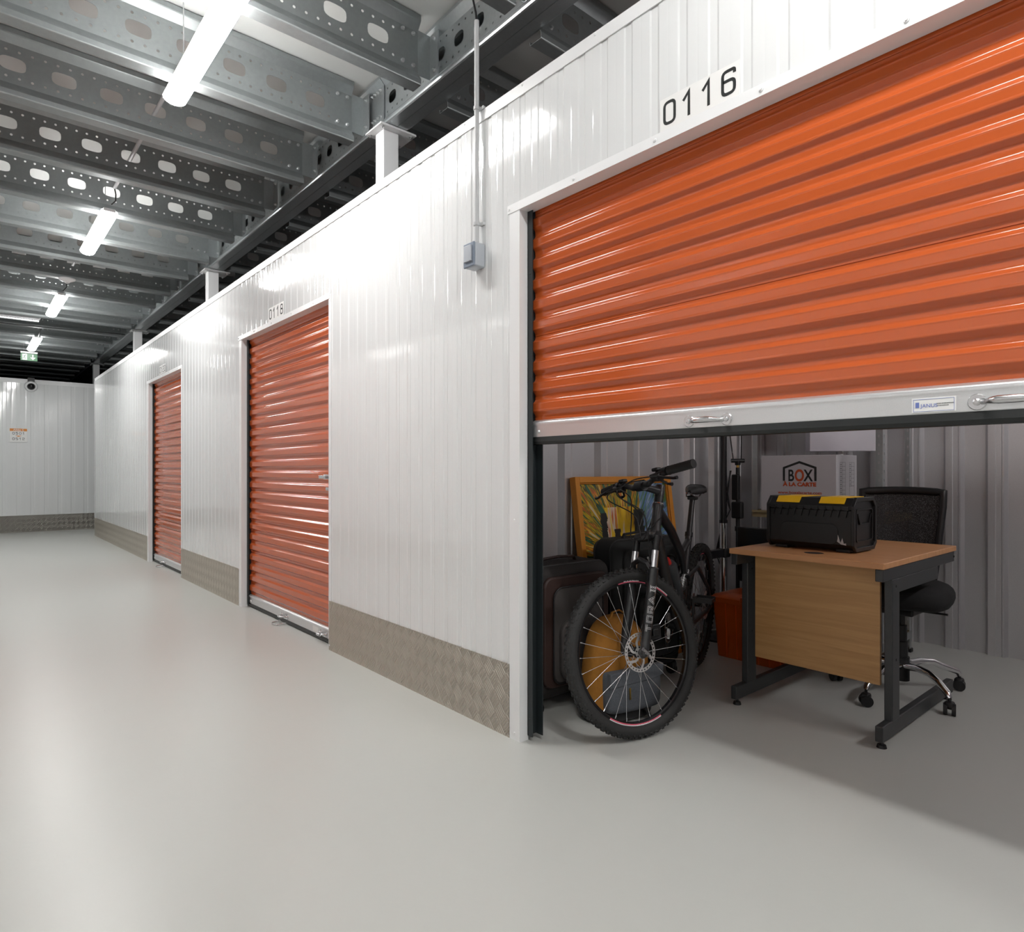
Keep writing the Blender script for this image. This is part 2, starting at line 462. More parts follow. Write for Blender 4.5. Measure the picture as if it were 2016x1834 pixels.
def rnd(poly, r, n=4, closed=False):
    """round the corners of a polyline"""
    P = [Vector(p) for p in poly]; out = []; N = len(P)
    for i, p in enumerate(P):
        if not closed and i in (0, N-1): out.append(p); continue
        a, b = P[i-1], P[(i+1) % N]; da, db = (a-p), (b-p)
        k = min(r, da.length*0.49, db.length*0.49)
        s0, s1 = p + da.normalized()*k, p + db.normalized()*k
        for j in range(n+1):
            t = j/n; out.append(s0*(1-t)**2 + p*2*t*(1-t) + s1*t*t)
    return out
def ribbon(mb, pts, w, f, d, closed=False):
    """flat stroke of width w along 2-D points, mapped by f and extruded by d"""
    P = [Vector(p) for p in pts]; N = len(P); L, Rr = [], []
    for i, p in enumerate(P):
        if closed: a, b = P[i-1], P[(i+1) % N]
        else: a, b = P[max(i-1, 0)], P[min(i+1, N-1)]
        d0 = (p-a); d1 = (b-p)
        if d0.length < 1e-9: d0 = d1
        if d1.length < 1e-9: d1 = d0
        d0.normalize(); d1.normalize(); t = (d0+d1)
        t = t.normalized() if t.length > 1e-6 else d0
        nrm = Vector((-t.y, t.x)); c = max(0.45, nrm.dot(Vector((-d0.y, d0.x))))
        L.append(p + nrm*w/2/c); Rr.append(p - nrm*w/2/c)
    dv = Vector(d)
    A = [mb.bm.verts.new(Vector(f(*q))) for q in L]; B = [mb.bm.verts.new(Vector(f(*q))) for q in Rr]
    A2 = [mb.bm.verts.new(v.co+dv) for v in A]; B2 = [mb.bm.verts.new(v.co+dv) for v in B]
    for i in range(N if closed else N-1):
        j = (i+1) % N
        for q in ((A[i], B[i], B[j], A[j]), (A2[i], A2[j], B2[j], B2[i]), (A[i], A[j], A2[j], A2[i]), (B[i], B2[i], B2[j], B[j])):
            mb.bm.faces.new(q)
# squarish numerals in a unit box 0.72 wide, 1 tall, as on the number signs
DIG = {'0': [([(0.08, 0.08), (0.64, 0.08), (0.64, 0.92), (0.08, 0.92)], 0.22, True)],
       '1': [([(0.10, 0.66), (0.40, 0.94), (0.40, 0.0)], 0.0, False)],
       '2': [([(0.08, 0.70), (0.08, 0.92), (0.64, 0.92), (0.64, 0.52), (0.08, 0.44), (0.08, 0.08), (0.68, 0.08)], 0.16, False)],
       '5': [([(0.66, 0.92), (0.10, 0.92), (0.08, 0.54), (0.64, 0.56), (0.64, 0.08), (0.06, 0.08)], 0.14, False)],
       '6': [([(0.64, 0.76), (0.64, 0.92), (0.08, 0.92), (0.08, 0.08), (0.64, 0.08), (0.64, 0.56), (0.10, 0.56)], 0.2, False)],
       '8': [([(0.12, 0.53), (0.60, 0.53), (0.60, 0.92), (0.12, 0.92)], 0.17, True), ([(0.08, 0.08), (0.64, 0.08), (0.64, 0.53), (0.08, 0.53)], 0.2, True)]}
def digits(mb, txt, width, height, f, d, stroke=0.15):
    n = len(txt); adv = width/(n-0.28)
    for i, ch in enumerate(txt):
        for pts, r, cl in DIG[ch]:
            q = rnd([(p[0]*adv/1.0 + i*adv, p[1]*height) for p in pts], r*min(adv, height), 4, cl) if r else [Vector((p[0]*adv + i*adv, p[1]*height)) for p in pts]
            ribbon(mb, q, stroke*height*0.8, f, d, cl)

ORD = ['first', 'second', 'third', 'fourth', 'fifth', 'sixth', 'seventh', 'eighth', 'ninth', 'tenth', 'eleventh', 'twelfth', 'thirteenth', 'fourteenth',
       'fifteenth', 'sixteenth', 'seventeenth', 'eighteenth', 'nineteenth', 'twentieth', 'twenty-first', 'twenty-second', 'twenty-third', 'twenty-fourth',
       'twenty-fifth', 'twenty-sixth', 'twenty-seventh', 'twenty-eighth', 'twenty-ninth', 'thirtieth']

# ================================================================== the setting
def st(o, label): structure(o); o['label'] = label; return o
st(MB().box(-0.66, 8, -6.2, 27, -0.06, 0).build('floor', floor_m, smooth=0), 'pale grey glossy epoxy floor of the storage aisle')
st(MB().box(-0.66, 8, -6.2, 27, DECK, DECK+0.04).build('ceiling', deck_m, smooth=0), 'pale mezzanine deck above the steel joists')

def white_prof(a, b, pitch=0.108, depth=0.003):
    """(offset into the wall, position) of the shallow ribbed panel"""
    pts = [(0 if (a % pitch) < 0.070*pitch/0.108 else depth, a)]
    k = math.floor(a/pitch)
    while k*pitch < b:
        for dy, dx in ((0.0, 0), (0.030, 0), (0.035, 0.0004), (0.040, 0), (0.070, 0), (0.077, depth), (0.101, depth), (0.108, 0)):
            y = k*pitch + dy*pitch/0.108
            if a < y < b: pts.append((dx, y))
        k += 1
    pts.append((0 if (b % pitch) < 0.070*pitch/0.108 else depth, b))
    return pts
def white_panel(a, b, z0, z1, name, label, wall='right'):
    mb = MB(); pr = white_prof(a, b, 0.20 if wall == 'far' else 0.108)
    if wall == 'right': mb.sheet(pr, lambda u, v: (W+u, v, z0), (0, 0, z1-z0), 0.0015)
    elif wall == 'far': mb.sheet(pr, lambda u, v: (v, FARW+u, z0), (0, 0, z1-z0), 0.0015)
    elif wall == 'left': mb.sheet(pr, lambda u, v: (-0.64-u, v, z0), (0, 0, z1-z0), 0.0015)
    return st(mb.build(name, white_steel, smooth=4), label)
white_panel(D116[1]+0.02, D118[0]-0.01, 0.0, WT, 'wall_right', 'white ribbed steel wall between the half-open shutter and shutter 0118')
white_panel(D118[1]+0.02, D120[0]-0.01, 0.0, WT, 'wall_right', 'white ribbed steel wall between shutters 0118 and 0120')
white_panel(D120[1]+0.02, END, 0.0, WT, 'wall_right', 'white ribbed steel wall beyond shutter 0120')
white_panel(D116[0]-0.02, D116[1]+0.02, D116[2], WT, 'wall_right', 'white ribbed steel panel over the half-open shutter')
white_panel(D118[0]-0.01, D118[1]+0.02, D118[2], WT, 'wall_right', 'white ribbed steel panel over shutter 0118')
white_panel(D120[0]-0.01, D120[1]+0.02, D120[2], WT, 'wall_right', 'white ribbed steel panel over shutter 0120')
white_panel(-6.0, D116[0]-0.02, 0.0, WT, 'wall_right', 'white ribbed steel wall nearest the camera')
white_panel(-0.64, 7.9, 0.0, 2.70, 'wall_far', 'white panelled wall closing the end of the aisle', 'far')
white_panel(-6.0, 3.2, 0.0, WT, 'wall_left', 'white ribbed steel wall on the camera side of the aisle', 'left')
white_panel(4.8, FARW, 0.0, WT, 'wall_left', 'white ribbed steel wall on the left of the aisle', 'left')
white_panel(3.2, 4.8, 2.155, WT, 'wall_left', 'white ribbed steel panel over the left shutter', 'left')
st(MB().box(-0.66, 8, -6.26, -6.2, 0, DECK).build('wall_near', white_trim, smooth=0), 'white wall behind the camera')
st(MB().box(-0.76, -0.70, -6.2, 27, 0, DECK).build('wall_left', dark_w, smooth=0), 'dark outer wall behind the left units')
st(MB().box(8, 8.06, -6.2, 27, 0, DECK).build('wall_outer', dark_w, smooth=0), 'dark outer wall behind the right units')
st(MB().box(-0.66, 8, 27, 27.06, 0, DECK).build('wall_outer', dark_w, smooth=0), 'dark wall far beyond the end of the aisle')
# end return of the unit row
st(MB().box(W+0.01, BACK, END-0.02, END, 0, WT).build('wall_end', white_trim, smooth=0), 'white end of the row of units')

def galv_prof(a, b, pitch, depth):
    pts = []; k = math.floor(a/pitch); sh = (0.0, 0), (0.35, 0), (0.42, 1), (0.46, 1), (0.48, 0.85), (0.60, 0.85), (0.62, 1), (0.78, 1), (0.86, 0.0)
    pts.append((0, a))
    while k*pitch < b:
        for t, d in sh:
            y = (k+t)*pitch
            if a < y < b: pts.append((d*depth, y))
        k += 1
    pts.append((0, b)); return pts
mb = MB(); mb.sheet(galv_prof(W+0.02, BACK, 0.295, 0.034), lambda u, v: (v, SIDE-u, 0), (0, 0, WT), -0.0015)
st(mb.build('wall_partition', galv_w, smooth=4), 'ribbed galvanised partition behind the bicycle')
mb = MB(); mb.sheet(galv_prof(-0.7, SIDE, 0.217, 0.030), lambda u, v: (BACK-u, v, 0), (0, 0, WT), -0.0015)
st(mb.build('wall_back', galv_w, smooth=4), 'ribbed galvanised back wall of the open unit')
st(MB().box(BACK+0.01, BACK+0.03, SIDE, END, 0, WT).build('wall_back', galv_w, smooth=0), 'galvanised back wall of the closed units')
st(MB().box(W+0.06, BACK, -0.72, -0.70, 0, WT).build('wall_partition', galv_w, smooth=0), 'galvanised partition on the near side of the open unit')
st(MB().box(W+0.06, BACK, 6.2, 6.22, 0, WT).build('wall_partition', galv_w, smooth=0), 'galvanised partition between units 0118 and 0120')

# trims
def screw(mb, p, ax, r=0.0055, h=0.004):
    p = Vector(p); a = Vector(ax); mb.cyl(p, p + a*h*0.45, r*1.25, r*1.1, 8); mb.cyl(p + a*h*0.4, p + a*h, r*0.62, r*0.5, 6)
n_trim = [0]
def trim(mb, label, m=white_trim, bevel=0.0):
    n_trim[0] += 1
    return st(mb.build('trim_%d' % n_trim[0], m, bevel=bevel), label)
FX = W-0.0035
def cap(y0, y1, label):
    mb = MB(); mb.box(FX-0.001, W-0.0005, y0, y1, WT-0.042, WT+0.004); mb.box(FX-0.001, W+0.055, y0, y1, WT+0.004, WT+0.006)
    y = y0 + 0.12
    while y < y1: screw(mb, (FX-0.001, y, WT-0.004), (-1, 0, 0), 0.005); y += 0.39
    trim(mb, label)
cap(2.72, 5.6, 'white capping strip along the top of the wall over shutter 0118')
cap(-6, 2.715, 'white capping strip along the top of the wall over the half-open shutter')
cap(5.605, END+0.01, 'white capping strip along the top of the wall over shutter 0120')
def surround(d, nm):
    y0, y1, zt = d
    for a, b, s in ((y1, y1+0.062, 1), (y0-0.03, y0, -1)):
        mb = MB(); e, o_ = (a, b) if s > 0 else (b, a)
        mb.prism([(FX, o_), (FX, e), (W+0.045, e), (W+0.045, e+0.003*s), (W-0.0004, e+0.003*s), (W-0.0004, o_)], lambda u, v: (u, v, 0), (0, 0, zt+0.002))
        screw(mb, (FX, (a+b)/2, 0.03), (-1, 0, 0), 0.004); screw(mb, (FX, (a+b)/2, 0.9), (-1, 0, 0), 0.003)
        trim(mb, 'white %s jamb trim of the %s' % ('far' if s > 0 else 'near', nm))
    mb = MB(); mb.box(FX-0.003, W-0.0004, y1, y1+0.072, zt, zt+0.034); mb.prism([(FX-0.003, zt+0.034), (FX-0.003, zt), (W+0.058, zt), (W+0.058, zt+0.003), (W-0.0004, zt+0.003), (W-0.0004, zt+0.034)], lambda u, v: (u, y0-0.02, v), (0, y1-y0+0.0199, 0))
    y = y1+0.062
    while y > y0: screw(mb, (FX-0.003, y, zt+0.017), (-1, 0, 0), 0.0055, 0.006); y -= 0.365
    trim(mb, 'white header trim with screws over the %s' % nm)
surround(D116, 'half-open shutter'); surround(D118, 'shutter 0118'); surround(D120, 'shutter 0120')
# kick plates
n_kp = [0]
def kick(y0, y1, label):
    mb = MB(); mb.box(W-0.0036, W-0.0006, y0, y1, 0.0, 0.302); y = y0+0.02
    while y < y1:
        for z in (0.285, 0.02): mb.sphere((W-0.0036, y, z), 0.005, 8, (0.5, 1, 1))
        y += (y1-y0-0.04)/4 - 1e-4
    o = mb.build('baseboard_right', tread_y, smooth=30); st(o, label)
kick(D116[1]+0.066, D118[0]-0.004, 'tread-plate kick plate between the half-open shutter and shutter 0118')
kick(D118[1]+0.066, D120[0]-0.004, 'tread-plate kick plate between shutters 0118 and 0120')
kick(D120[1]+0.066, END, 'tread-plate kick plate beyond shutter 0120')
kick(-6, D116[0]-0.04, 'tread-plate kick plate nearest the camera')
st(MB().box(-0.64, 7.9, FARW-0.004, FARW-0.0006, 0, 0.30).build('baseboard_far', tread_x, smooth=0), 'tread-plate kick plate along the far wall')
st(MB().box(-0.636, -0.632, -6, 3.15, 0, 0.30).build('baseboard_left', tread_y, smooth=0), 'tread-plate kick plate along the left wall')
st(MB().box(-0.636, -0.632, 4.85, FARW-0.01, 0, 0.30).build('baseboard_left', tread_y, smooth=0), 'tread-plate kick plate at the far end of the left wall')
mb = MB(); mb.box(-0.64, 7.9, FARW-0.012, FARW+0.03, 2.70, 2.735); mb.box(-0.64, 7.9, FARW-0.004, FARW+0.03, 2.66, 2.70)
trim(mb, 'white capping rail along the top of the far wall')
mb = MB(); mb.box(W-0.004, W+0.05, END, END+0.004, 0, WT); mb.box(W-0.0045, W-0.0005, END-0.03, END+0.004, 0.302, WT)
trim(mb, 'white corner trim at the far end of the unit wall')

# ------------------------------------------------------------------ roller shutters
def curtain(y0, y1, zb, zt, x0):
    P = 0.0833; mb = MB(); pts = []; z = zb; k = 0
    while z < zt:
        seg = [(0.005, z), (0.005, z+0.022), (-0.007, z+0.036), (-0.0078, z+0.040), (-0.007, z+0.044), (-0.007, z+0.066), (-0.0078, z+0.069), (-0.006, z+0.072)]
        if k % 6 == 4: seg[1:1] = [(0.005, z+0.009), (0.008, z+0.0095), (0.008, z+0.011), (0.005, z+0.0115)]
        pts += seg; z += P; k += 1
    pts = [(a, min(b, zt)) for a, b in pts]
    pts = [(p.x, p.y) for p in rnd([(a, b) for a, b in pts], 0.005, 2)]
    mb.sheet(pts, lambda u, v: (x0+u, y0, v), (0, y1-y0, 0), 0.0012)
    return mb
def pull_handle(parent, x, ya, yb, z):
    """bent steel pull handle on two rounded pads"""
    mb = MB()
    for y in (ya, yb):
        s = 1 if y == min(ya, yb) else -1
        mb.lathe([(0.0, -0.004), (0.017, -0.004), (0.019, -0.002), (0.019, 0.0)], (x, y, z), (1, 0, 0), 20)
        mb.lathe([(0.0, -0.010), (0.004, -0.010), (0.008, -0.007), (0.0085, -0.004)], (x, y, z), (1, 0, 0), 12)
    a, b = min(ya, yb), max(ya, yb)
    pts = [(x-0.003, a+0.010, z), (x-0.012, a+0.022, z), (x-0.030, a+0.034, z), (x-0.035, (a+b)/2-0.02, z), (x-0.035, (a+b)/2+0.02, z), (x-0.030, b-0.034, z), (x-0.012, b-0.022, z), (x-0.003, b-0.010, z)]
    mb.path(pts, [0.007, 0.0065, 0.008, 0.0095, 0.0095, 0.008, 0.0065, 0.007], 12)
    o = mb.build('handle', steel, parent); o['label'] = 'bent steel pull handle'; return o
def shutter(nm, d, zb, label, handles, near_latch=False):
    y0, y1, zt = d; x0 = W+0.062
    r = thing(nm, label, None, (x0, (y0+y1)/2, 0)); structure(r)
    def B(mb, name, m, **k): return mb.build(name, m, r, world=True, **k)
    o = B(curtain(y0+0.012, y1-0.018, zb+0.098, zt+0.06, x0), 'curtain', orange, smooth=28); o['label'] = 'orange corrugated steel curtain'
    prof = [(0.012, 0.030), (-0.008, 0.030), (-0.010, 0.034), (-0.010, 0.074), (-0.013, 0.079), (-0.013, 0.088), (-0.008, 0.094), (0.004, 0.100), (0.012, 0.100)]
    mb = MB(); mb.prism([(a, b) for a, b in prof], lambda u, v: (x0+u, y0+0.012, zb+v), (0, y1-y0-0.03, 0))
    for y in (y1-0.055,): mb.lathe([(0, -0.006), (0.004, -0.006), (0.007, -0.003), (0.0075, 0)], (x0-0.010, y, zb+0.052), (1, 0, 0), 12)
    o = B(mb, 'bottom_bar', bar_al, smooth=50); o['label'] = 'pale aluminium bottom bar'
    mb = MB(); mb.prism([(0.010, 0.031), (-0.009, 0.031), (-0.014, 0.012), (-0.008, 0.002), (0.010, 0.0)], lambda u, v: (x0+u, y0+0.01, zb+v), (0, y1-y0-0.024, 0))
    o = B(mb, 'rubber_seal', blk_seal); o['label'] = 'black rubber seal under the bar'
    for s, ye in ((1, y1), (-1, y0)):
        mb = MB(); a, b = (ye-0.032, ye-0.003) if s > 0 else (ye+0.003, ye+0.030)
        mb.box(x0-0.024, x0-0.020, a, b, 0.02, zt+0.1); mb.box(x0+0.020, x0+0.024, a-0.012*(s > 0), b, 0.02, zt+0.1); mb.box(x0-0.024, x0+0.024, (b-0.003 if s > 0 else a), (b if s > 0 else a+0.003), 0.02, zt+0.1)
        for z in (0.09, 1.0, 1.9): mb.sphere((x0-0.024, (a+b)/2, z), 0.004, 8)
        o = B(mb, 'guide_rail', guide_m)
    # drum hidden behind the header
    mb = MB(); mb.cyl((x0+0.16, y0+0.01, zt+0.22), (x0+0.16, y1-0.01, zt+0.22), 0.13, n=28); B(mb, 'drum', orange)
    for a, b in handles:
        h = pull_handle(None, x0-0.010, a, b, zb+0.052); h.data.transform(r.matrix_world.inverted()); h.parent = r
    return r, B
r1, B1 = shutter('door_1', D116, 1.205, 'large half-open orange roller shutter numbered 0116', [(1.048, 1.180), (0.282, 0.414)])
# maker's label on the bottom bar
mb = MB(); mb.box(W+0.0505, W+0.0518, 0.455, 0.547, 1.240, 1.275); lab = B1(mb, 'maker_label', sign_w, bevel=0.0004)
def YZ(y0, z0, x, s=1.0):        # text on the aisle side of a plane of constant X: reads towards -Y
    return lambda c: (x, y0 - c[0]*s, z0 + c[1]*s)
def lab_text(txt, size, y, z, x, m, parent, name='lettering', bold=0.0, sx=1.0, depth=0.0004):
    me = text_mesh(txt, size, bold); mb = MB(); mb.mesh(me, lambda c: (x - c[2], y - c[0]*sx, z + c[1])); bpy.data.meshes.remove(me)
    return mb.build(name, m, parent, world=True, smooth=0)
def ltxt(*a, **k): return lab_text(*a, **k)
mb = MB()
for a, b, c, d in ((0.543, 0.459, 1.2425, 1.2432), (0.543, 0.459, 1.2715, 1.2722), (0.4592, 0.4585, 1.2425, 1.2722), (0.5435, 0.5428, 1.2425, 1.2722)): mb.box(W+0.0499, W+0.0505, min(a, b), max(a, b), c, d)
mb.box(W+0.0499, W+0.0505, 0.531, 0.539, 1.252, 1.265); mb.build('print', ink_blue, r1, world=True)
ltxt('JANUS', 0.0125, 0.528, 1.252, W+0.0502, ink_blue, r1, 'print')
ltxt('JANUS INTERNATIONAL', 0.0032, 0.494, 1.259, W+0.0502, ink, r1, 'print'); ltxt('www.janusintl.co.uk', 0.0030, 0.494, 1.2545, W+0.0502, ink, r1, 'print')
r2, B2 = shutter('door_2', D118, 0.0, 'closed orange roller shutter numbered 0118', [(4.51, 4.62), (3.86, 3.95)])
mb = MB(); mb.box(W+0.050, W+0.0518, 3.99, 4.07, 0.04, 0.075); B2(mb, 'maker_label', sign_w)
mb = MB(); mb.box(W+0.016, W+0.05, 3.745, 3.83, 1.045, 1.075); mb.cyl((W+0.03, 3.75, 1.06), (W-0.03, 3.75, 1.06), 0.008); mb.box(W-0.034, W-0.020, 3.72, 3.79, 1.05, 1.07)
mb.box(W+0.016, W+0.05, 3.745, 3.80, 0.975, 0.995); o = B2(mb, 'latch', steel, bevel=0.002); o['label'] = 'steel slide latch'
r3, B3 = shutter('door_3', D120, 0.0, 'furthest closed orange roller shutter numbered 0120', [(8.12, 8.22)])
for rr_, BB, yy in ((r2, B2, 4.565), (r3, B3, 8.17)):
    mb = MB(); mb.path([(W+0.04, yy-0.05, 0.012), (W-0.02, yy-0.045, 0.006), (W-0.035, yy, 0.006), (W-0.02, yy+0.045, 0.006), (W+0.04, yy+0.05, 0.012)], 0.005, 8)
    BB(mb, 'foot_ring', steel)
# shutter on the camera side of the aisle (reflected in the wall)
rl = thing('door_4', 'closed orange roller shutter on the left of the aisle', None, (-0.68, 4.0, 0)); structure(rl)
mb = curtain(3.22, 4.78, 0.09, 2.17, -0.665)
for v in mb.bm.verts: v.co.x = -1.33 - v.co.x
mb.build('curtain', orange, rl, world=True, smooth=28)
mb = MB(); mb.box(-0.67, -0.645, 3.22, 4.78, 0, 0.09); mb.build('bottom_bar', bar_al, rl, world=True)

# ------------------------------------------------------------------ number signs
def number_sign(txt, ya, yb, z0, z1, label):
    r = thing('number_sign', label, 'sign', (W-0.002, (ya+yb)/2, z0))
    MB().rbox((W-0.0035, (ya+yb)/2, (z0+z1)/2), (0.002, abs(ya-yb), z1-z0), 0.0008).build('plate', sign_w, r, world=True)
    w = (ya-yb); mb = MB()
    digits(mb, txt, w*0.915, (z1-z0)*0.78, lambda u, v: (W-0.0047, ya-w*0.045-u, z0+(z1-z0)*0.11+v), (-0.0004, 0, 0))
    mb.build('numeral', ink, r, world=True, smooth=0)
number_sign('0116', 1.252, 0.972, 2.190, 2.292, 'white plate with black number 0116 above the half-open shutter')
number_sign('0118', 4.725, 4.435, 2.190, 2.288, 'white plate with number 0118 above the middle shutter')
number_sign('0120', 8.15, 7.86, 2.190, 2.288, 'white plate with number 0120 above the furthest shutter')

# ------------------------------------------------------------------ mezzanine steelwork
ZJ, HJ = 3.170, 0.375
def joist_section(L=2.49):
    mb = MB(); f = lambda u, v: (u, 0.0, v)
    n = int((L-0.13)/0.236)
    zc = 0.190; zl, zh = 0.080, 0.300
    x = -0.122
    mb.quad((0, 0, zl), (0, 0, zh), (x, 0, zh), (x, 0, zl))
    for k in range(n):
        a, b = x-0.236, x
        mb.cell(f, a, b, zc-0.055, zc+0.055, (a+b)/2, zc, 0.060, 0.0385, 3.2, 24)
        for q in range(4):
            c, d = a+0.059*q, a+0.059*(q+1)
            mb.cell(f, c, d, zl, zc-0.055, (c+d)/2, zc-0.073, 0.0075, 0.0075, 2, 8)
            mb.cell(f, c, d, zc+0.055, zh, (c+d)/2, zc+0.073, 0.0075, 0.0075, 2, 8)
        x = a
    mb.quad((x, 0, zl), (x, 0, zh), (-L, 0, zh), (-L, 0, zl))
    low = [(0.045, 0.018), (0.045, 0.003), (0.042, 0.0), (-0.027, 0.0), (-0.031, 0.002), (-0.033, 0.006), (-0.033, 0.030), (-0.030, 0.036), (0.0, zl)]
    up = [(0.0, zh), (-0.030, HJ-0.036), (-0.033, HJ-0.030), (-0.033, HJ-0.004), (-0.030, HJ), (0.042, HJ), (0.045, HJ-0.003), (0.045, HJ-0.018)]
    for pr in (low, up): mb.sweep(pr, lambda u, v: (0, u, v), (-L, 0, 0))
    return mb
def bolt_mesh(mb, p, ax, r=0.009):
    p = Vector(p); a = Vector(ax).normalized()
    mb.cyl(p, p+a*0.003, r*1.25, n=12); mb.cyl(p+a*0.003, p+a*0.010, r, n=6); mb.cyl(p+a*0.010, p+a*0.016, r*0.5, n=8)
jr = thing('ceiling_joist', '', 'joist', (1.87, 2.18, ZJ), group='perforated joists over the aisle')
joist_section().build('section', galv, jr, solid=0.002, smooth=0, keep=True)
mb = MB(); mb.box(-0.13, 0.085, 0.002, 0.007, 0.075, 0.315); mb.box(0.080, 0.085, -0.075, 0.007, 0.075, 0.315); cl = mb.build('cleat', galv_b, jr)
for z in (0.11, 0.28):
    for x in (-0.03, -0.095):
        mb = MB(); bolt_mesh(mb, (x, -0.001, z), (0, -1, 0)); mb.build('bolt', zinc, jr)
    mb = MB(); bolt_mesh(mb, (0.080, -0.045, z), (-1, 0, 0)); mb.build('bolt', zinc, jr)
def joist_label(k, side):
    if side == 'L':
        return '%s perforated steel joist over the aisle, counting from the camera' % ORD[k]
    return '%s dark steel joist over the units, counting from the camera' % ORD[k]
jr['label'] = joist_label(0, 'L')
for k in range(1, 22):
    dup(jr, (1.87, 2.18+0.775*k, ZJ), joist_label(k, 'L'))
kr = thing('unit_joist', joist_label(0, 'R'), 'joist', (4.70, 1.485, ZJ), group='joists over the units')
joist_section(2.60).build('section', galv, kr, solid=0.002, smooth=0, keep=True)
for z in (0.11, 0.28):
    mb = MB(); bolt_mesh(mb, (-2.50, -0.001, z), (0, -1, 0)); mb.build('bolt', zinc, kr)
for k in range(1, 19): dup(kr, (4.70, 1.485+0.775*k, ZJ), joist_label(k, 'R'))

def edge_beam(y0, y1, label):
    ZB, HB = 3.212, 0.325
    r = thing('edge_beam', label, 'beam', (1.95, y0, ZB), group='perforated edge beams over the unit wall')
    mb = MB()
    for xw, s in ((1.985, 1), (2.070, -1)):
        f = lambda u, v: (xw, u, v); zc = ZB+0.165; zl, zh = ZB+0.060, ZB+0.265
        y = y0; n = int((y1-y0)/0.17)
        p = (y1-y0)/n
        for k in range(n):
            a, b = y0+p*k, y0+p*(k+1)
            if s > 0:
                mb.cell(f, a, b, zc-0.055, zc+0.055, (a+b)/2, zc, 0.042, 0.036, 2.6, 16)
                for q in range(3):
                    c, d = a+p/3*q, a+p/3*(q+1)
                    mb.cell(f, c, d, zl, zc-0.055, (c+d)/2, zc-0.072, 0.006, 0.006, 2, 8)
                    mb.cell(f, c, d, zc+0.055, zh, (c+d)/2, zc+0.072, 0.006, 0.006, 2, 8)
        if s < 0: mb.box(xw-0.001, xw+0.001, y0, y1, zl, zh)
        e = 1.985-0.035 if s > 0 else 2.070+0.035; c = 2.026 if s > 0 else 2.029
        low = [(c, ZB), (e+0.012*s, ZB), (e+0.004*s, ZB+0.003), (e, ZB+0.011), (e, ZB+0.022), (e+0.005*s, ZB+0.032), (xw, zl)]
        up = [(xw, zh), (e, ZB+HB-0.024), (e, ZB+HB-0.008), (e+0.008*s, ZB+HB), (c, ZB+HB)]
        for pr in (low, up): mb.sweep(pr, lambda u, v: (u, y0, v), (0, y1-y0, 0))
    mb.build('section', galv_b, r, world=True, solid=0.002, smooth=0, keep=True)
    mb = MB(); mb.box(1.978, 1.983, y0+0.003, y0+0.24, ZB+0.05, ZB+0.275); mb.build('splice_plate', galv_b, r, world=True)
    for z in (ZB+0.09, ZB+0.25):
        for q in range(4):
            mb = MB(); bolt_mesh(mb, (1.977, y0+0.035+0.035*q, z), (-1, 0, 0), 0.008); mb.build('bolt', zinc, r, world=True)
    return r
PY = [-0.30, 3.48, 7.16, 10.95, 14.90, 18.7]
names = ['nearest', 'second', 'third', 'fourth', 'fifth']
for i in range(5):
    edge_beam(PY[i]+0.03, PY[i+1]+0.025, '%s span of perforated steel edge beam above the unit wall' % names[i])
def post(y, label):
    r = thing('mezzanine_post', label, 'post', (2.01, y+0.055, 0), group='white posts behind the unit wall')
    mb = MB(); mb.rbox((2.012, y+0.052, 1.598), (0.108, 0.100, 3.196), 0.006); mb.build('shaft', post_m, r, world=True)
    mb = MB(); mb.box(1.915, 2.165, y-0.045, y+0.155, 3.197, 3.209); mb.build('top_plate', post_m, r, world=True, bevel=0.002)
    for x in (1.937, 2.14):
        for yy in (y-0.022, y+0.132):
            mb = MB(); bolt_mesh(mb, (x, yy, 3.197), (0, 0, -1), 0.010); mb.build('bolt', zinc, r, world=True)
    mb = MB(); mb.box(1.90, 2.12, y-0.05, y+0.155, 0, 0.012); mb.build('base_plate', post_m, r, world=True)
for i, (y, l) in enumerate(zip(PY[1:5], ('white square post nearest the camera behind the unit wall', 'second white square post from the camera behind the unit wall',
                                       'third white square post behind the unit wall', 'furthest white square post near the end of the unit wall'))): post(y, l)

# ------------------------------------------------------------------ luminaires and ceiling services
def batten(y0, y1, label, z=3.10, lm=None):
    r = thing('led_batten', label, 'ceiling light', (0.88, (y0+y1)/2, z+0.07), group='bright LED battens along the aisle')
    mb = MB(); mb.rbox((0.88, (y0+y1)/2, z+0.048), (0.085, y1-y0, 0.03), 0.008); mb.build('housing', white_trim, r, world=True)
    mb = MB(); n = 10; pts = [(0.88+0.058*math.cos(a), z+0.030-0.036*math.sin(a)) for a in [-0.45+(PI+0.9)*i/n for i in range(n+1)]]
    mb.prism(pts, lambda u, v: (u, y0+0.01, v), (0, y1-y0-0.02, 0)); mb.build('diffuser', lm or led, r, world=True)
    for y in (y0+0.2, y1-0.2):
        mb = MB(); mb.cyl((0.88, y, z+0.062), (0.88, y, DECK), 0.003, n=6); mb.build('hanger', zinc, r, world=True)
    return r
L1 = batten(2.64, 3.86, 'bright LED batten nearest the camera, cut by the top of the photo')
batten(5.87, 7.06, 'second bright LED batten along the aisle ceiling')
batten(9.03, 10.22, 'third bright LED batten along the aisle ceiling')
batten(12.15, 13.36, 'furthest bright LED batten above the exit sign', lm=led4)
batten(-0.50, 0.72, 'LED batten above the camera position')
batten(-3.7, -2.5, 'LED batten behind the camera position')
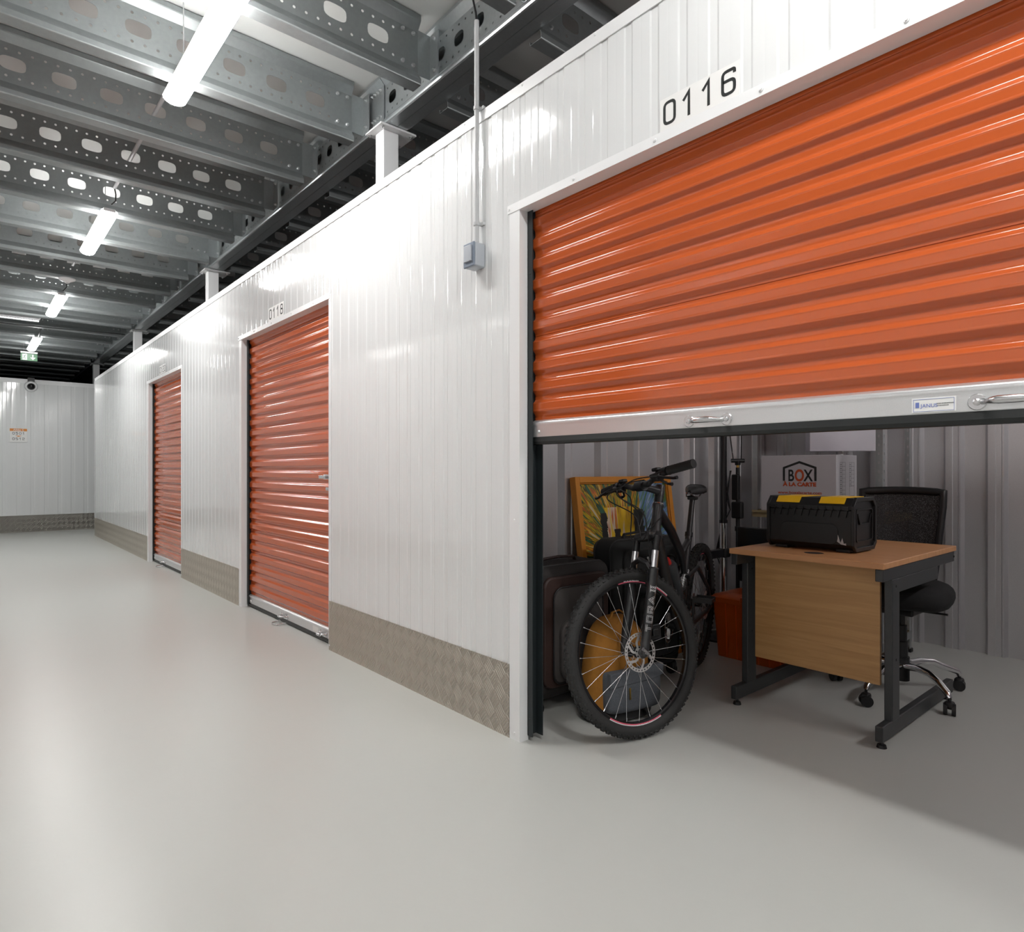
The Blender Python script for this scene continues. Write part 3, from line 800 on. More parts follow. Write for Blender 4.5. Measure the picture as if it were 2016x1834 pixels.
# unseen fill light, batten-shaped, added on the near partition to brighten the open unit
r = thing('unit_fill_light', 'LED batten fixed on the near partition inside the open unit', 'ceiling light', (3.0, -0.66, 2.2))
MB().rbox((3.0, -0.675, 2.2), (1.22, 0.045, 0.09), 0.01).build('housing', white_trim, r, world=True)
mb = MB(); mb.prism([(-0.6525+0.035*math.sin(a), 2.2+0.04*math.cos(a)) for a in [PI*i/8 for i in range(9)]], lambda u, v: (2.4, u, v), (1.2, 0, 0)); mb.build('diffuser', led3, r, world=True)
# louvred fitting across the aisle
r = thing('louvre_light', 'long louvred light fitting running across the aisle ceiling at far left', 'ceiling light', (0.2, 10.95, 3.20))
mb = MB(); mb.box(-0.58, 0.82, 10.86, 11.04, 3.19, 3.23); mb.build('housing', white_trim, r, world=True)
mb = MB(); mb.box(-0.59, 0.81, 10.925, 10.975, 3.176, 3.189); mb.build('diffuser', led2, r, world=True)
mb = MB(); x = -0.59
while x < 0.81: mb.box(x, x+0.003, 10.865, 11.035, 3.165, 3.19); x += 0.03
for y in (10.862, 10.90, 10.998, 11.035): mb.box(-0.59, 0.81, y, y+0.003, 3.160, 3.19)
mb.build('louvre', bar_al, r, world=True)
# conduit threaded through the joist slots
for a, b, l in ((3.86, 5.95, 'between the first and second battens'), (7.0, 9.1, 'between the second and third battens')):
    mb = MB(); mb.path([(0.926, a, 3.36), (0.926, b, 3.36)], 0.0125, 12)
    tag(mb.build('conduit', pvc), 'thin grey conduit through the joist slots '+l, 'conduit')
    mb = MB(); mb.path([(0.926, b-0.01, 3.345), (0.93, b-0.03, 3.30), (0.925, b-0.05, 3.24), (0.90, b-0.10, 3.20), (0.885, b-0.14, 3.175)], 0.005, 8)
    tag(mb.build('lamp_cable', blk), 'short black cable dropping from the conduit end '+('to the second batten' if a < 5 else 'to the third batten'), 'cable')
mb = MB(); mb.path([(0.93, 11.5, 3.5), (0.92, 11.65, 3.36), (0.90, 11.8, 3.24), (0.885, 12.12, 3.15)], 0.007, 8)
tag(mb.build('lamp_cable', blk), 'black cable dropping to the furthest batten', 'cable')
mb = MB(); mb.path([(-0.62, 11.35, 3.155), (0.6, 11.35, 3.150), (1.9, 11.32, 3.19)], 0.006, 6)
tag(mb.build('ceiling_cable', blk), 'thin black cable strung across the aisle under the joists', 'cable')
r = thing('smoke_detector', 'small white cone-shaped detector under the joists', 'detector', (0.86, 8.36, 3.17))
MB().lathe([(0.0, -0.045), (0.02, -0.045), (0.03, -0.035), (0.075, -0.012), (0.078, 0.0), (0, 0)], (0.86, 8.36, 3.17), n=28).build('housing', white_trim, r, world=True)
MB().lathe([(0.0, -0.054), (0.012, -0.052), (0.014, -0.045)], (0.86, 8.36, 3.17), n=16).build('sensor', pvc, r, world=True)
# exit sign
r = thing('exit_sign', 'green emergency exit sign with running man and down arrow hanging from the ceiling', 'sign', (0.79, 13.55, 2.95))
mb = MB(); mb.rbox((0.792, 13.55, 2.957), (0.235, 0.05, 0.028), 0.004); mb.build('housing', sign_w, r, world=True)
mb = MB(); mb.box(0.678, 0.906, 13.547, 13.553, 2.822, 2.943); o = mb.build('panel', sign_gr, r, world=True); o['label'] = 'green panel'
mb = MB(); mb.box(0.70, 0.765, 13.544, 13.5465, 2.832, 2.93); mb.build('pictogram', ink_white, r, world=True)
mb = MB(); f = lambda u, v: (0.73+u*0.09, 13.5435, 2.882+v*0.09)
mb.prism([(0.18+0.07*math.cos(a), 0.40+0.07*math.sin(a)) for a in [2*PI*i/12 for i in range(12)]], f, (0, -0.0006, 0))
for pts, w in (([(0.10, 0.30), (-0.04, -0.06)], 0.13), ([(-0.04, -0.06), (0.12, -0.18), (0.06, -0.42)], 0.09), ([(-0.04, -0.06), (-0.14, -0.26), (-0.32, -0.28)], 0.09), ([(0.08, 0.26), (0.24, 0.10), (0.32, 0.16)], 0.06), ([(0.04, 0.26), (-0.16, 0.20), (-0.24, 0.04)], 0.06)):
    ribbon(mb, pts, w, f, (0, -0.0006, 0))
mb.build('pictogram', sign_gr, r, world=True)
mb = MB(); g = lambda u, v: (0.845+u, 13.544, 2.88+v)
mb.prism([(-0.008, 0.045), (0.008, 0.045), (0.008, -0.012), (0.026, 0.004), (0.033, -0.006), (0.0, -0.042), (-0.033, -0.006), (-0.026, 0.004), (-0.008, -0.012)], g, (0, -0.001, 0))
mb.build('arrow', ink_white, r, world=True)
for x in (0.72, 0.86):
    mb = MB(); mb.cyl((x, 13.55, 2.97), (x, 13.55, DECK-0.14), 0.003, n=6); mb.build('hanger', zinc, r, world=True)
r.location = (0.86, 13.55, 3.09)
# dome camera
r = thing('dome_camera', 'white dome security camera at the top of the far wall', 'camera', (0.94, FARW, 2.62))
MB().lathe([(0.0, 0.0), (0.095, 0.0), (0.098, 0.02), (0.088, 0.045), (0.060, 0.052)], (0.94, FARW-0.002, 2.615), (0, -1, -0.25), n=32).build('housing', white_trim, r, world=True)
MB().lathe([(0.060, 0.045), (0.052, 0.075), (0.030, 0.095), (0.0, 0.10)], (0.94, FARW-0.002, 2.615), (0, -1, -0.25), n=28).build('dome', blk_gloss, r, world=True)
mb = MB(); mb.box(0.89, 0.99, FARW-0.05, FARW+0.02, 2.68, 2.76); mb.build('bracket', blk, r, world=True)
# aisle sign
r = thing('aisle_sign', 'small white sign with orange band reading Allée 5 on the far wall', 'sign', (0.762, FARW-0.006, 1.6))
MB().rbox((0.762, FARW-0.005, 1.727), (0.252, 0.004, 0.245), 0.0015).build('plate', sign_w, r, world=True)
MB().box(0.640, 0.884, FARW-0.0085, FARW-0.0072, 1.80, 1.845).build('band', sign_or, r, world=True)
def xtext(txt, size, x, z, y, m, parent, name, bold=0.0, sx=1.0, align='CENTER'):
    me = text_mesh(txt, size, bold, align); mb = MB(); mb.mesh(me, lambda c: (x + c[0]*sx, y - c[2], z + c[1])); bpy.data.meshes.remove(me)
    return mb.build(name, m, parent, world=True, smooth=0)
xtext('Allée 5', 0.042, 0.762, 1.809, FARW-0.0092, ink_white, r, 'lettering', 0.0008, 1.25)
for s, z in (('0501', 1.738), ('0512', 1.64)):
    mb = MB(); digits(mb, s, 0.175, 0.046, lambda u, v: (0.675+u, FARW-0.0085, z+v), (0, -0.0006, 0), 0.16); mb.build('numeral', ink, r, world=True, smooth=0)
mb = MB(); mb.prism([(-0.05, 0.02), (0.05, 0.02), (0, 0.0)], lambda u, v: (0.762+u, FARW-0.0085, 1.70+v), (0, -0.0006, 0)); mb.build('triangle', sign_or, r, world=True)

# conduit and switch on the unit wall
r = thing('wall_conduit', 'grey plastic conduit pipe running up the wall from the switch box', 'conduit', (1.69, 2.195, 2.08))
MB().path([(1.688, 2.195, 2.075), (1.688, 2.195, 3.045)], 0.0105, 16).build('pipe', pvc, r, world=True)
for z in (2.665, 2.165):
    mb = MB(); mb.lathe([(0.0105, -0.007), (0.014, -0.007), (0.014, 0.007), (0.0105, 0.007)], (1.688, 2.195, z), n=20); mb.box(1.692, W, 2.183, 2.187, z-0.006, z+0.006); mb.box(1.700, W, 2.165, 2.19, z-0.007, z+0.007); mb.build('clip', pvc, r, world=True)
mb = MB(); mb.path([(1.688, 2.195, 3.03), (1.686, 2.198, 3.08), (1.672, 2.22, 3.20), (1.66, 2.26, 3.32), (1.70, 2.30, 3.50)], 0.0045, 8)
o = mb.build('cable', blk, r, world=True); o['label'] = 'black cable leaving the top of the pipe'
r = thing('switch_box', 'small grey weatherproof light switch at the foot of the wall conduit', 'switch', (1.68, 2.20, 1.97))
MB().rbox((1.683, 2.200, 2.025), (0.056, 0.074, 0.104), 0.008).build('body', box_grey, r, world=True)
MB().rbox((1.652, 2.200, 2.025), (0.010, 0.074, 0.104), 0.004).build('rim', box_dark, r, world=True)
MB().rbox((1.644, 2.200, 2.029), (0.010, 0.050, 0.070), 0.003).build('rocker', box_grey, r, world=True)

# ================================================================== things inside the open unit
# ------------------------------------------------------------------ mountain bicycle
yaw, lean = 2.930, -0.150
fv = Vector((math.cos(yaw), math.sin(yaw), 0)); l0 = Vector((-math.sin(yaw), math.cos(yaw), 0)); zz = Vector((0, 0, 1))
uv = zz*math.cos(lean) + l0*math.sin(lean); lv = l0*math.cos(lean) - zz*math.sin(lean)
CF = Vector((2.130, 1.692, 0.3445))
MF = Matrix(((fv.x, lv.x, uv.x, CF.x), (fv.y, lv.y, uv.y, CF.y), (fv.z, lv.z, uv.z, CF.z), (0, 0, 0, 1)))
FRONT = lambda p: MF @ Vector(p)
ST, CT = math.sin(math.radians(15.5)), math.cos(math.radians(15.5))
AX = lambda t, x=0.0, y=0.0: Vector((-0.043 - ST*t + CT*x, y, CT*t + ST*x))       # along the steering axis, front-wheel frame
RA = Vector((3.165, 2.055, 0.344))
hb, ht = FRONT(AX(0.49)), FRONT(AX(0.635))
nrm = (ht-hb).cross(RA-hb).normalized()                                            # bicycle's own left/right
if nrm.dot(lv) < 0: nrm = -nrm
ex = (zz.cross(nrm)); ex = ex.normalized()
if ex.dot(CF-RA) < 0: ex = -ex
ez = ex.cross(nrm)
if ez.z < 0: ez = -ez
MR = Matrix(((ex.x, nrm.x, ez.x, RA.x), (ex.y, nrm.y, ez.y, RA.y), (ex.z, nrm.z, ez.z, RA.z), (0, 0, 0, 1)))
REAR = lambda p: MR @ Vector(p)
RI = MR.inverted()
bk = thing('bicycle', 'black full-suspension mountain bike with its front wheel turned toward the aisle', 'bicycle', (2.65, 1.87, 0))
def bb(mb, name, m, T=None, parent=None, **k):
    if T is not None: mb.bm.transform(T)
    mb.bm.transform(bk.matrix_world.inverted())
    o = mb.build(name, m, parent or bk, **k); return o
def torus_pts(R, n=96, y=0.0): return [(R*math.cos(2*PI*i/n), y, R*math.sin(2*PI*i/n)) for i in range(n)]
def wheel(T, front):
    mb = MB(); mb.path(torus_pts(0.3155, 96), 0.0265, 14, closed=True)
    for i in range(72):
        a = 2*PI*i/72
        for k, (off, rr, w, l) in enumerate(((0.0, 0.342, 0.009, 0.014), (0.013, 0.339, 0.008, 0.010), (-0.013, 0.339, 0.008, 0.010), (0.0235, 0.329, 0.005, 0.012), (-0.0235, 0.329, 0.005, 0.012))):
            aa = a + (PI/72 if k in (1, 2) else 0)
            c = Vector((rr*math.cos(aa), off, rr*math.sin(aa)))
            rot = Matrix.Rotation(-aa, 3, 'Y')
            if abs(off) > 0.02: rot = rot @ Matrix.Rotation(math.radians(48)*math.copysign(1, off), 3, 'Z')
            mb.box(c.x-0.0035, c.x+0.0035, c.y-w/2, c.y+w/2, c.z-l/2, c.z+l/2, rot, c)
    ty = bb(mb, 'tyre', blk_rub, T, smooth=40)
    mb = MB(); mb.lathe([(0.279, -0.008), (0.284, -0.012), (0.297, -0.0125), (0.299, -0.010), (0.292, 0.0), (0.299, 0.010), (0.297, 0.0125), (0.284, 0.012), (0.279, 0.008), (0.279, -0.008)], axis=(0, 1, 0), n=96)
    rim = bb(mb, 'rim', blk_gloss, T, smooth=30)
    for i in range(28):
        a = 2*PI*i/28 + 0.03; s = 1 if i % 2 else -1; cross = 0.9*(1 if (i//2) % 2 else -1)
        mb = MB(); h = (0.021*math.cos(a+cross), 0.028*s, 0.021*math.sin(a+cross)); e = (0.279*math.cos(a), 0.002*s, 0.279*math.sin(a))
        e2 = (0.266*math.cos(a), 0.0025*s, 0.266*math.sin(a))
        mb.cyl(h, e, 0.0011, n=6); mb.cyl(e2, e, 0.0022, n=6)
        bb(mb, 'spoke', steel, T, parent=rim)
    for a0, a1, st_ in (((78, 107, 1), (118, 133, 0), (250, 304, 1)) if front else ((60, 100, 1), (-20, 20, 1))):
        for s in (1, -1):
            mb = MB(); mb.lathe([(0.2845, 0), (0.2955, 0.0002)], o=(0, 0.0129*s, 0), axis=(0, 1, 0), n=16)
            mb.bm.clear()
            n = 14
            for i in range(n):
                t0, t1 = math.radians(a0+(a1-a0)*i/n), math.radians(a0+(a1-a0)*(i+1)/n)
                mb.quad((0.285*math.cos(t0), 0.0130*s, 0.285*math.sin(t0)), (0.285*math.cos(t1), 0.0130*s, 0.285*math.sin(t1)), (0.2895*math.cos(t1), 0.0132*s, 0.2895*math.sin(t1)), (0.2895*math.cos(t0), 0.0132*s, 0.2895*math.sin(t0)))
            bb(mb, 'decal', ink_pink, T, parent=rim, smooth=0, solid=0.0003)
            mb = MB()
            for i in range(n):
                t0, t1 = math.radians(a0+(a1-a0)*i/n), math.radians(a0+(a1-a0)*(i+1)/n)
                mb.quad((0.290*math.cos(t0), 0.0130*s, 0.290*math.sin(t0)), (0.290*math.cos(t1), 0.0130*s, 0.290*math.sin(t1)), (0.2965*math.cos(t1), 0.0132*s, 0.2965*math.sin(t1)), (0.2965*math.cos(t0), 0.0132*s, 0.2965*math.sin(t0)))
            if not st_ or a0 > 200: bb(mb, 'decal', ink_white, T, parent=rim, smooth=0, solid=0.0003)
            else: mb.bm.free()
    if front:
        for ac in (92, 268):
            me = text_mesh('ROCKRIDER', 0.013, 0.0002, 'CENTER'); mb = MB()
            def fn(c, ac=ac):
                r_ = 0.2888 + c[1]*0.8; t = math.radians(ac) + c[0]/0.29*1.15
                return (r_*math.cos(t), 0.0136+c[2]*0.5, r_*math.sin(t))
            mb.mesh(me, fn); bpy.data.meshes.remove(me); bb(mb, 'lettering', ink_white, T, parent=rim, smooth=0)
    mb = MB(); mb.lathe([(0.0, -0.048), (0.012, -0.048), (0.012, -0.034), (0.026, -0.030), (0.026, -0.025), (0.016, -0.020), (0.016, 0.020), (0.026, 0.025), (0.026, 0.030), (0.012, 0.034), (0.012, 0.048), (0.0, 0.048)], axis=(0, 1, 0), n=24)
    bb(mb, 'hub', blk, T)
    # brake disc on the left side
    mb = MB(); f = lambda u, v: (v*math.cos(u), 0.0395, v*math.sin(u)); N = 30
    for i in range(N):
        a, b = 2*PI*i/N, 2*PI*(i+1)/N; mb.cell(f, a, b, 0.0655, 0.0795, (a+b)/2, 0.0725, 0.055, 0.0036, 2, 12)
    for i in range(6):
        a = 2*PI*i/6
        pts = [(0.018*math.cos(a), 0.018*math.sin(a)), (0.040*math.cos(a+0.10), 0.040*math.sin(a+0.10)), (0.067*math.cos(a+0.55), 0.067*math.sin(a+0.55))]
        pts = rnd(pts, 0.02, 5); ribbon(mb, pts, 0.008, lambda u, v: (u, 0.0386, v), (0, 0.0018, 0))
    mb.lathe([(0.013, 0.0385), (0.024, 0.0385), (0.024, 0.0405), (0.013, 0.0405)], axis=(0, 1, 0), n=24)
    d = bb(mb, 'brake_disc', disc_m, T, solid=0.0018, smooth=0)
    for i in range(6):
        a = 2*PI*i/6+0.3; mb = MB(); mb.cyl((0.021*math.cos(a), 0.040, 0.021*math.sin(a)), (0.021*math.cos(a), 0.0435, 0.021*math.sin(a)), 0.0035, n=8); bb(mb, 'bolt', blk, T, parent=d)
wheel(MF, True); wheel(MR, False)
# fork
for s in (1, -1):
    y = 0.066*s
    L = lambda t, x=0.0: Vector((-ST*t + CT*x, y, CT*t + ST*x))
    mb = MB(); mb.path([L(-0.012), L(0.02), L(0.08), L(0.30), L(0.345), L(0.348), L(0.352)], [0.014, 0.0185, 0.0205, 0.0205, 0.0205, 0.0225, 0.020], 20)
    mb.path([L(-0.012), Vector((0, 0.050*s, 0)), Vector((0, 0.040*s, 0))], [0.015, 0.013, 0.010], 12)
    leg = bb(mb, 'fork_leg', frame_m, MF)
    mb = MB(); mb.cyl(L(0.345), L(0.425), 0.0155, n=20); bb(mb, 'stanchion', chrome, MF)
    mb = MB(); mb.cyl(L(0.425), L(0.490), 0.0150, n=20); bb(mb, 'stanchion', blk_gloss, MF)
    if s > 0:
        # lettering runs up the outside of the near leg
        def onleg(c, t0, h0, r=0.0207):
            a = (c[1]-h0)/r; rr = r + c[2]
            p = L(t0 + c[0]); sd = Vector((0, 1, 0)); fw = Vector((CT, 0, ST))
            ph = a + 0.30
            return p + sd*(rr*math.cos(ph)) + fw*(rr*math.sin(ph))
        mb = MB()
        TR = {'T': [[(0, 1), (0.9, 1)], [(0.45, 1), (0.45, 0)]], 'O': [[(0.05, 0), (0.8, 0), (0.8, 1), (0.05, 1), (0.05, 0)]], 'R': [[(0.05, 0), (0.05, 1), (0.8, 1), (0.8, 0.45), (0.05, 0.45)], [(0.4, 0.45), (0.85, 0)]], 'A': [[(0, 0), (0.5, 1), (1.0, 0)], [(0.2, 0.35), (0.8, 0.35)]]}
        x = 0
        for ch in 'TORA':
            for pl in TR[ch]:
                pts = []
                for (a, b), (c, d_) in zip(pl[:-1], pl[1:]):
                    for q in range(4): pts.append((a+(c-a)*q/4, b+(d_-b)*q/4))
                pts.append(pl[-1]); pts = [(x+a*0.031, b*0.023) for a, b in pts]
                for off in (0.0026, -0.0026):     # outlined strokes
                    q = []
                    for i, p in enumerate(pts):
                        a_, b_ = pts[max(i-1, 0)], pts[min(i+1, len(pts)-1)]
                        dx, dy = b_[0]-a_[0], b_[1]-a_[1]; ln = math.hypot(dx, dy) or 1
                        q.append((p[0]-dy/ln*off, p[1]+dx/ln*off))
                    ribbon(mb, q, 0.0012, lambda u, v: onleg((u, v, 0.0002), 0.085, 0.0115), (0, 0, 0.00001))
            x += 0.038
        bb(mb, 'lettering', ink_white, MF, parent=leg, smooth=0, solid=0.0003, keep=True)
        mb = MB()
        ribbon(mb, [(0, -0.012), (0.030, -0.012), (0.030, 0.012), (0, 0.012)], 0.0014, lambda u, v: onleg((u, v, 0.0002), 0.245, 0.0), (0, 0, 0.00001), True)
        me = text_mesh('ROCK', 0.0115, 0.0003, 'CENTER'); mb.mesh(me, lambda c: onleg((0.018+c[1], -c[0]*0.85, c[2]), 0.245, 0.0)); bpy.data.meshes.remove(me)
        me = text_mesh('SHOX', 0.0115, 0.0003, 'CENTER'); mb.mesh(me, lambda c: onleg((0.005+c[1], -c[0]*0.85, c[2]), 0.245, 0.0)); bpy.data.meshes.remove(me)
        bb(mb, 'lettering', ink_white, MF, parent=leg, smooth=0, keep=True)
mb = MB(); mb.path([AX(0.475, 0.040, -0.070), AX(0.480, 0.036, -0.045), AX(0.487, 0.012, -0.018), AX(0.487, 0.012, 0.018), AX(0.480, 0.036, 0.045), AX(0.475, 0.040, 0.070)], [0.021, 0.021, 0.022, 0.022, 0.021, 0.021], 14)
mb.path([AX(0.315, 0.040, -0.066), AX(0.355, 0.062, -0.045), AX(0.372, 0.070, 0), AX(0.355, 0.062, 0.045), AX(0.315, 0.040, 0.066)], 0.012, 10)
bb(mb, 'fork_crown', frame_m, MF)
mb = MB(); mb.box(-0.045, 0.03, 0.045, 0.062, 0.055, 0.115); mb.box(-0.02, 0.01, 0.062, 0.078, 0.07, 0.10); bb(mb, 'brake_caliper', blk, MF @ Matrix.Translation((-0.062, -0.004, -0.01)), bevel=0.004)
mb = MB(); mb.cyl((0, 0.068, 0), (0, 0.092, 0), 0.008); mb.path([(0, 0.090, 0), (0.012, 0.096, 0.010), (0.03, 0.098, 0.022)], [0.006, 0.006, 0.008], 8); bb(mb, 'quick_release', steel, MF)
# head tube, headset, stem, bar
mb = MB(); mb.path([AX(0.505), AX(0.515), AX(0.53), AX(0.61), AX(0.625), AX(0.635)], [0.024, 0.026, 0.0225, 0.0225, 0.026, 0.025], 24); ht_o = bb(mb, 'head_tube', frame_m, MF)
mb = MB(); mb.cyl(AX(0.635), AX(0.640), 0.0235, n=24); bb(mb, 'headset_ring', chrome, MF)
mb = MB(); mb.cyl(AX(0.640), AX(0.672), 0.0200, n=24); bb(mb, 'spacer', blk, MF)
stem0 = AX(0.695); clampc = AX(0.692, 0.108, 0)
mb = MB(); mb.cyl(AX(0.672), AX(0.722), 0.0215, n=20); mb.path([stem0, stem0.lerp(clampc, 0.5), clampc], [0.019, 0.016, 0.018], 16); mb.cyl(clampc+Vector((0, -0.024, 0)), clampc+Vector((0, 0.024, 0)), 0.0235, n=20)
bb(mb, 'stem', frame_m, MF)
bx, bz = clampc.x, clampc.z
def barp(y, dx=0.0, dz=0.0):
    a = abs(y); rise = 0.030*min(1, max(0, (a-0.05)/0.09)); sweep = -0.028*max(0, (a-0.12)/0.20)
    return Vector((bx+sweep+dx, y, bz+rise+dz+y*0.07))
mb = MB(); ys = [-0.30+0.60*i/36 for i in range(37)]
mb.path([barp(y) for y in ys], [0.0150 if abs(y) < 0.06 else 0.0125 for y in ys], 16); bb(mb, 'handlebar', frame_m, MF)
for s in (1, -1):
    mb = MB(); gy = [0.178+0.127*i/18 for i in range(19)]
    mb.path([barp(s*y) for y in gy], [0.0200 if i == 0 else (0.0184 + (0.0006 if i % 2 else 0)) for i in range(18)] + [0.0190], 18); bb(mb, 'grip', blk_rub, MF)
    mb = MB(); c = barp(s*0.158); mb.cyl(barp(s*0.146), barp(s*0.170), 0.0185, n=18)
    mb.path([c + Vector((0.01, 0, -0.006)), c + Vector((0.035, -s*0.01, -0.014)), c + Vector((0.050, -s*0.040, -0.016))], [0.011, 0.012, 0.008], 12); bb(mb, 'brake_lever_body', blk, MF)
    mb = MB(); mb.path([c + Vector((0.036, s*0.002, -0.014)), c + Vector((0.058, s*0.022, -0.024)), c + Vector((0.062, s*0.060, -0.034)), c + Vector((0.052, s*0.100, -0.042)), c + Vector((0.050, s*0.120, -0.042))], [0.007, 0.006, 0.0055, 0.006, 0.0075], 10); bb(mb, 'brake_lever', blk_gloss, MF)
    mb = MB(); c2 = barp(s*0.128); mb.cyl(barp(s*0.118), barp(s*0.138), 0.018, n=16); mb.rbox(c2 + Vector((0.016, 0, -0.020)), (0.046, 0.040, 0.022), 0.008); mb.rbox(c2 + Vector((0.006, -s*0.012, 0.020)), (0.030, 0.036, 0.016), 0.006); mb.path([c2+Vector((0, 0, -0.025)), c2+Vector((-0.02, s*0.02, -0.045)), c2+Vector((-0.022, s*0.045, -0.05))], [0.006, 0.005, 0.008], 8); bb(mb, 'shifter', blk, MF)
for s, k in ((1, 0), (-1, 0), (1, 1), (-1, 1)):
    c = barp(s*(0.155 if k == 0 else 0.12)) + Vector((0.045, -s*0.04, -0.016)); e = AX(0.30 if s > 0 else 0.60, 0.035, 0.05*s) if k == 0 else AX(0.57, 0.0, -0.03*s)
    q = [c, c + Vector((0.055, -s*0.06, -0.01)), c + Vector((0.085, -s*(0.13+0.03*k), -0.06)), AX(0.58-0.03*k, 0.10+0.03*k, 0.012*s), AX(0.50-0.05*k, 0.07+0.02*k, 0.03*s), e]
    # smooth
    P_ = []
    for i in range(len(q)-1):
        for t in range(8):
            t_ = t/8; p0, p1, p2, p3 = q[max(i-1, 0)], q[i], q[i+1], q[min(i+2, len(q)-1)]
            P_.append(0.5*((2*p1) + (p2-p0)*t_ + (2*p0-5*p1+4*p2-p3)*t_**2 + (3*p1-p0-3*p2+p3)*t_**3))
    P_.append(q[-1]); mb = MB(); mb.path(P_, 0.0026, 8); bb(mb, 'cable', blk, MF)
# rear frame (REAR frame: x forward, z up from the rear axle)
hbr, htr = RI @ hb, RI @ ht
BBk = Vector((0.425, 0, -0.035)); STt = Vector((0.275, 0, 0.420)); sd = (STt-BBk).normalized()
SM = BBk + (STt-BBk)*0.58
def fb(pts, r, name='frame_tube', m=frame_m, n=16, **k):
    mb = MB(); mb.path(pts, r, n, **k); return bb(mb, name, m, MR)
TT = Vector((0.43, 0, 0.335))
fb([htr.lerp(hbr, 0.20), htr.lerp(TT, 0.5) + Vector((0, 0, 0.004)), TT, SM + Vector((0.02, 0, 0.0))], [0.024, 0.022, 0.019, 0.013], 'top_tube')
fb([TT, STt + (BBk-STt)*0.07], [0.016, 0.016], 'brace_tube')
fb([hbr.lerp(htr, 0.15), hbr.lerp(BBk, 0.5) + Vector((0.01, 0, -0.01)), BBk], [0.026, 0.028, 0.026], 'down_tube')
stb = fb([BBk, STt], [0.020, 0.0175], 'seat_tube')
fb([STt - sd*0.012, STt + sd*0.010], 0.0205, 'seat_clamp', blk)
fb([STt, STt + sd*0.205], 0.0145, 'seat_post', blk)
for s in (1, -1):
    fb([(0, 0.066*s, 0), (0.10, 0.066*s, -0.012), (0.34, 0.045*s, -0.03), tuple(BBk + Vector((0, 0.028*s, 0.02)))], [0.010, 0.012, 0.013, 0.014], 'chainstay', n=10)
    fb([(0, 0.066*s, 0), (0.06, 0.062*s, 0.11), (0.24, 0.042*s, 0.245), tuple(SM + Vector((0.03, 0.022*s, -0.02)))], [0.011, 0.010, 0.011, 0.012], 'seatstay', n=10)
mb = MB(); a, b = SM + Vector((0.02, 0, -0.01)), Vector((0.48, 0, 0.09))
mb.path([a, a.lerp(b, 0.15), a.lerp(b, 0.16), a.lerp(b, 0.55), a.lerp(b, 0.56), b], [0.012, 0.012, 0.021, 0.021, 0.012, 0.012], 16)
for i in range(5):
    c = a.lerp(b, 0.2+0.07*i); mb.cyl(c, c + (b-a).normalized()*0.005, 0.025, n=16)
bb(mb, 'shock_absorber', steel, MR)
top = STt + sd*0.215
mb = MB(); n = 14
for s in (0,):
    rings = []
    for i in range(n+1):
        t = i/n; x = -0.100 + 0.175*t; w = 0.048*(1-t)**0.8 + 0.018*(1-0.5*t) if t > 0.12 else 0.061*(0.55+t*3.6); th_ = 0.022 if t < 0.7 else 0.022*(1-(t-0.7)*2.2); z = 0.012*(1-2*abs(t-0.35)) + (0.012 if t < 0.25 else 0)
        sg = lambda q_, e_: math.copysign(abs(q_)**e_, q_)
        rings.append([mb.bm.verts.new(Vector((top.x+x, w*sg(math.cos(a_), 0.6), top.z + 0.024 + z*0.6 + th_*sg(math.sin(a_), 0.6) - 0.010*math.cos(a_)**2))) for a_ in [2*PI*q/20 for q in range(20)]])
    for i in range(n):
        for q in range(20): mb.bm.faces.new((rings[i][q], rings[i][(q+1) % 20], rings[i+1][(q+1) % 20], rings[i+1][q]))
    mb.bm.faces.new(rings[0][::-1]); mb.bm.faces.new(rings[-1])
sad = bb(mb, 'saddle', blk, MR, smooth=60)
for s in (1, -1):
    mb = MB(); mb.path([(top.x-0.10, 0.03*s, top.z+0.015), (top.x-0.05, 0.022*s, top.z-0.008), (top.x+0.05, 0.022*s, top.z-0.006), (top.x+0.12, 0.006*s, top.z+0.015)], 0.0035, 8); bb(mb, 'saddle_rail', steel, MR, parent=sad)
mb = MB(); mb.rbox(top + Vector((0, 0, -0.014)), (0.045, 0.05, 0.022), 0.006); bb(mb, 'seat_clamp', blk, MR)
# drivetrain
mb = MB(); mb.cyl(BBk + Vector((0, -0.055, 0)), BBk + Vector((0, 0.055, 0)), 0.021, n=20)
bb(mb, 'bottom_bracket', blk, MR)
mb = MB(); f = lambda u, v: (BBk.x + v*math.cos(u), -0.052, BBk.z + v*math.sin(u))
for i in range(40):
    a0, a1 = 2*PI*i/40, 2*PI*(i+1)/40
    mb.quad(f(a0, 0.066), f(a1, 0.066), f(a1, 0.085), f(a0, 0.085)); mb.quad(f(a0+0.03, 0.085), f(a1-0.03, 0.085), f((a0+a1)/2+0.02, 0.091), f((a0+a1)/2-0.02, 0.091))
for i in range(5):
    a0 = 2*PI*i/5; mb.beam(f(a0, 0.01), f(a0, 0.07), 0.004, 0.016, (0, 1, 0))
bb(mb, 'chainring', steel, MR, solid=0.003, smooth=0)
ca = math.radians(72)
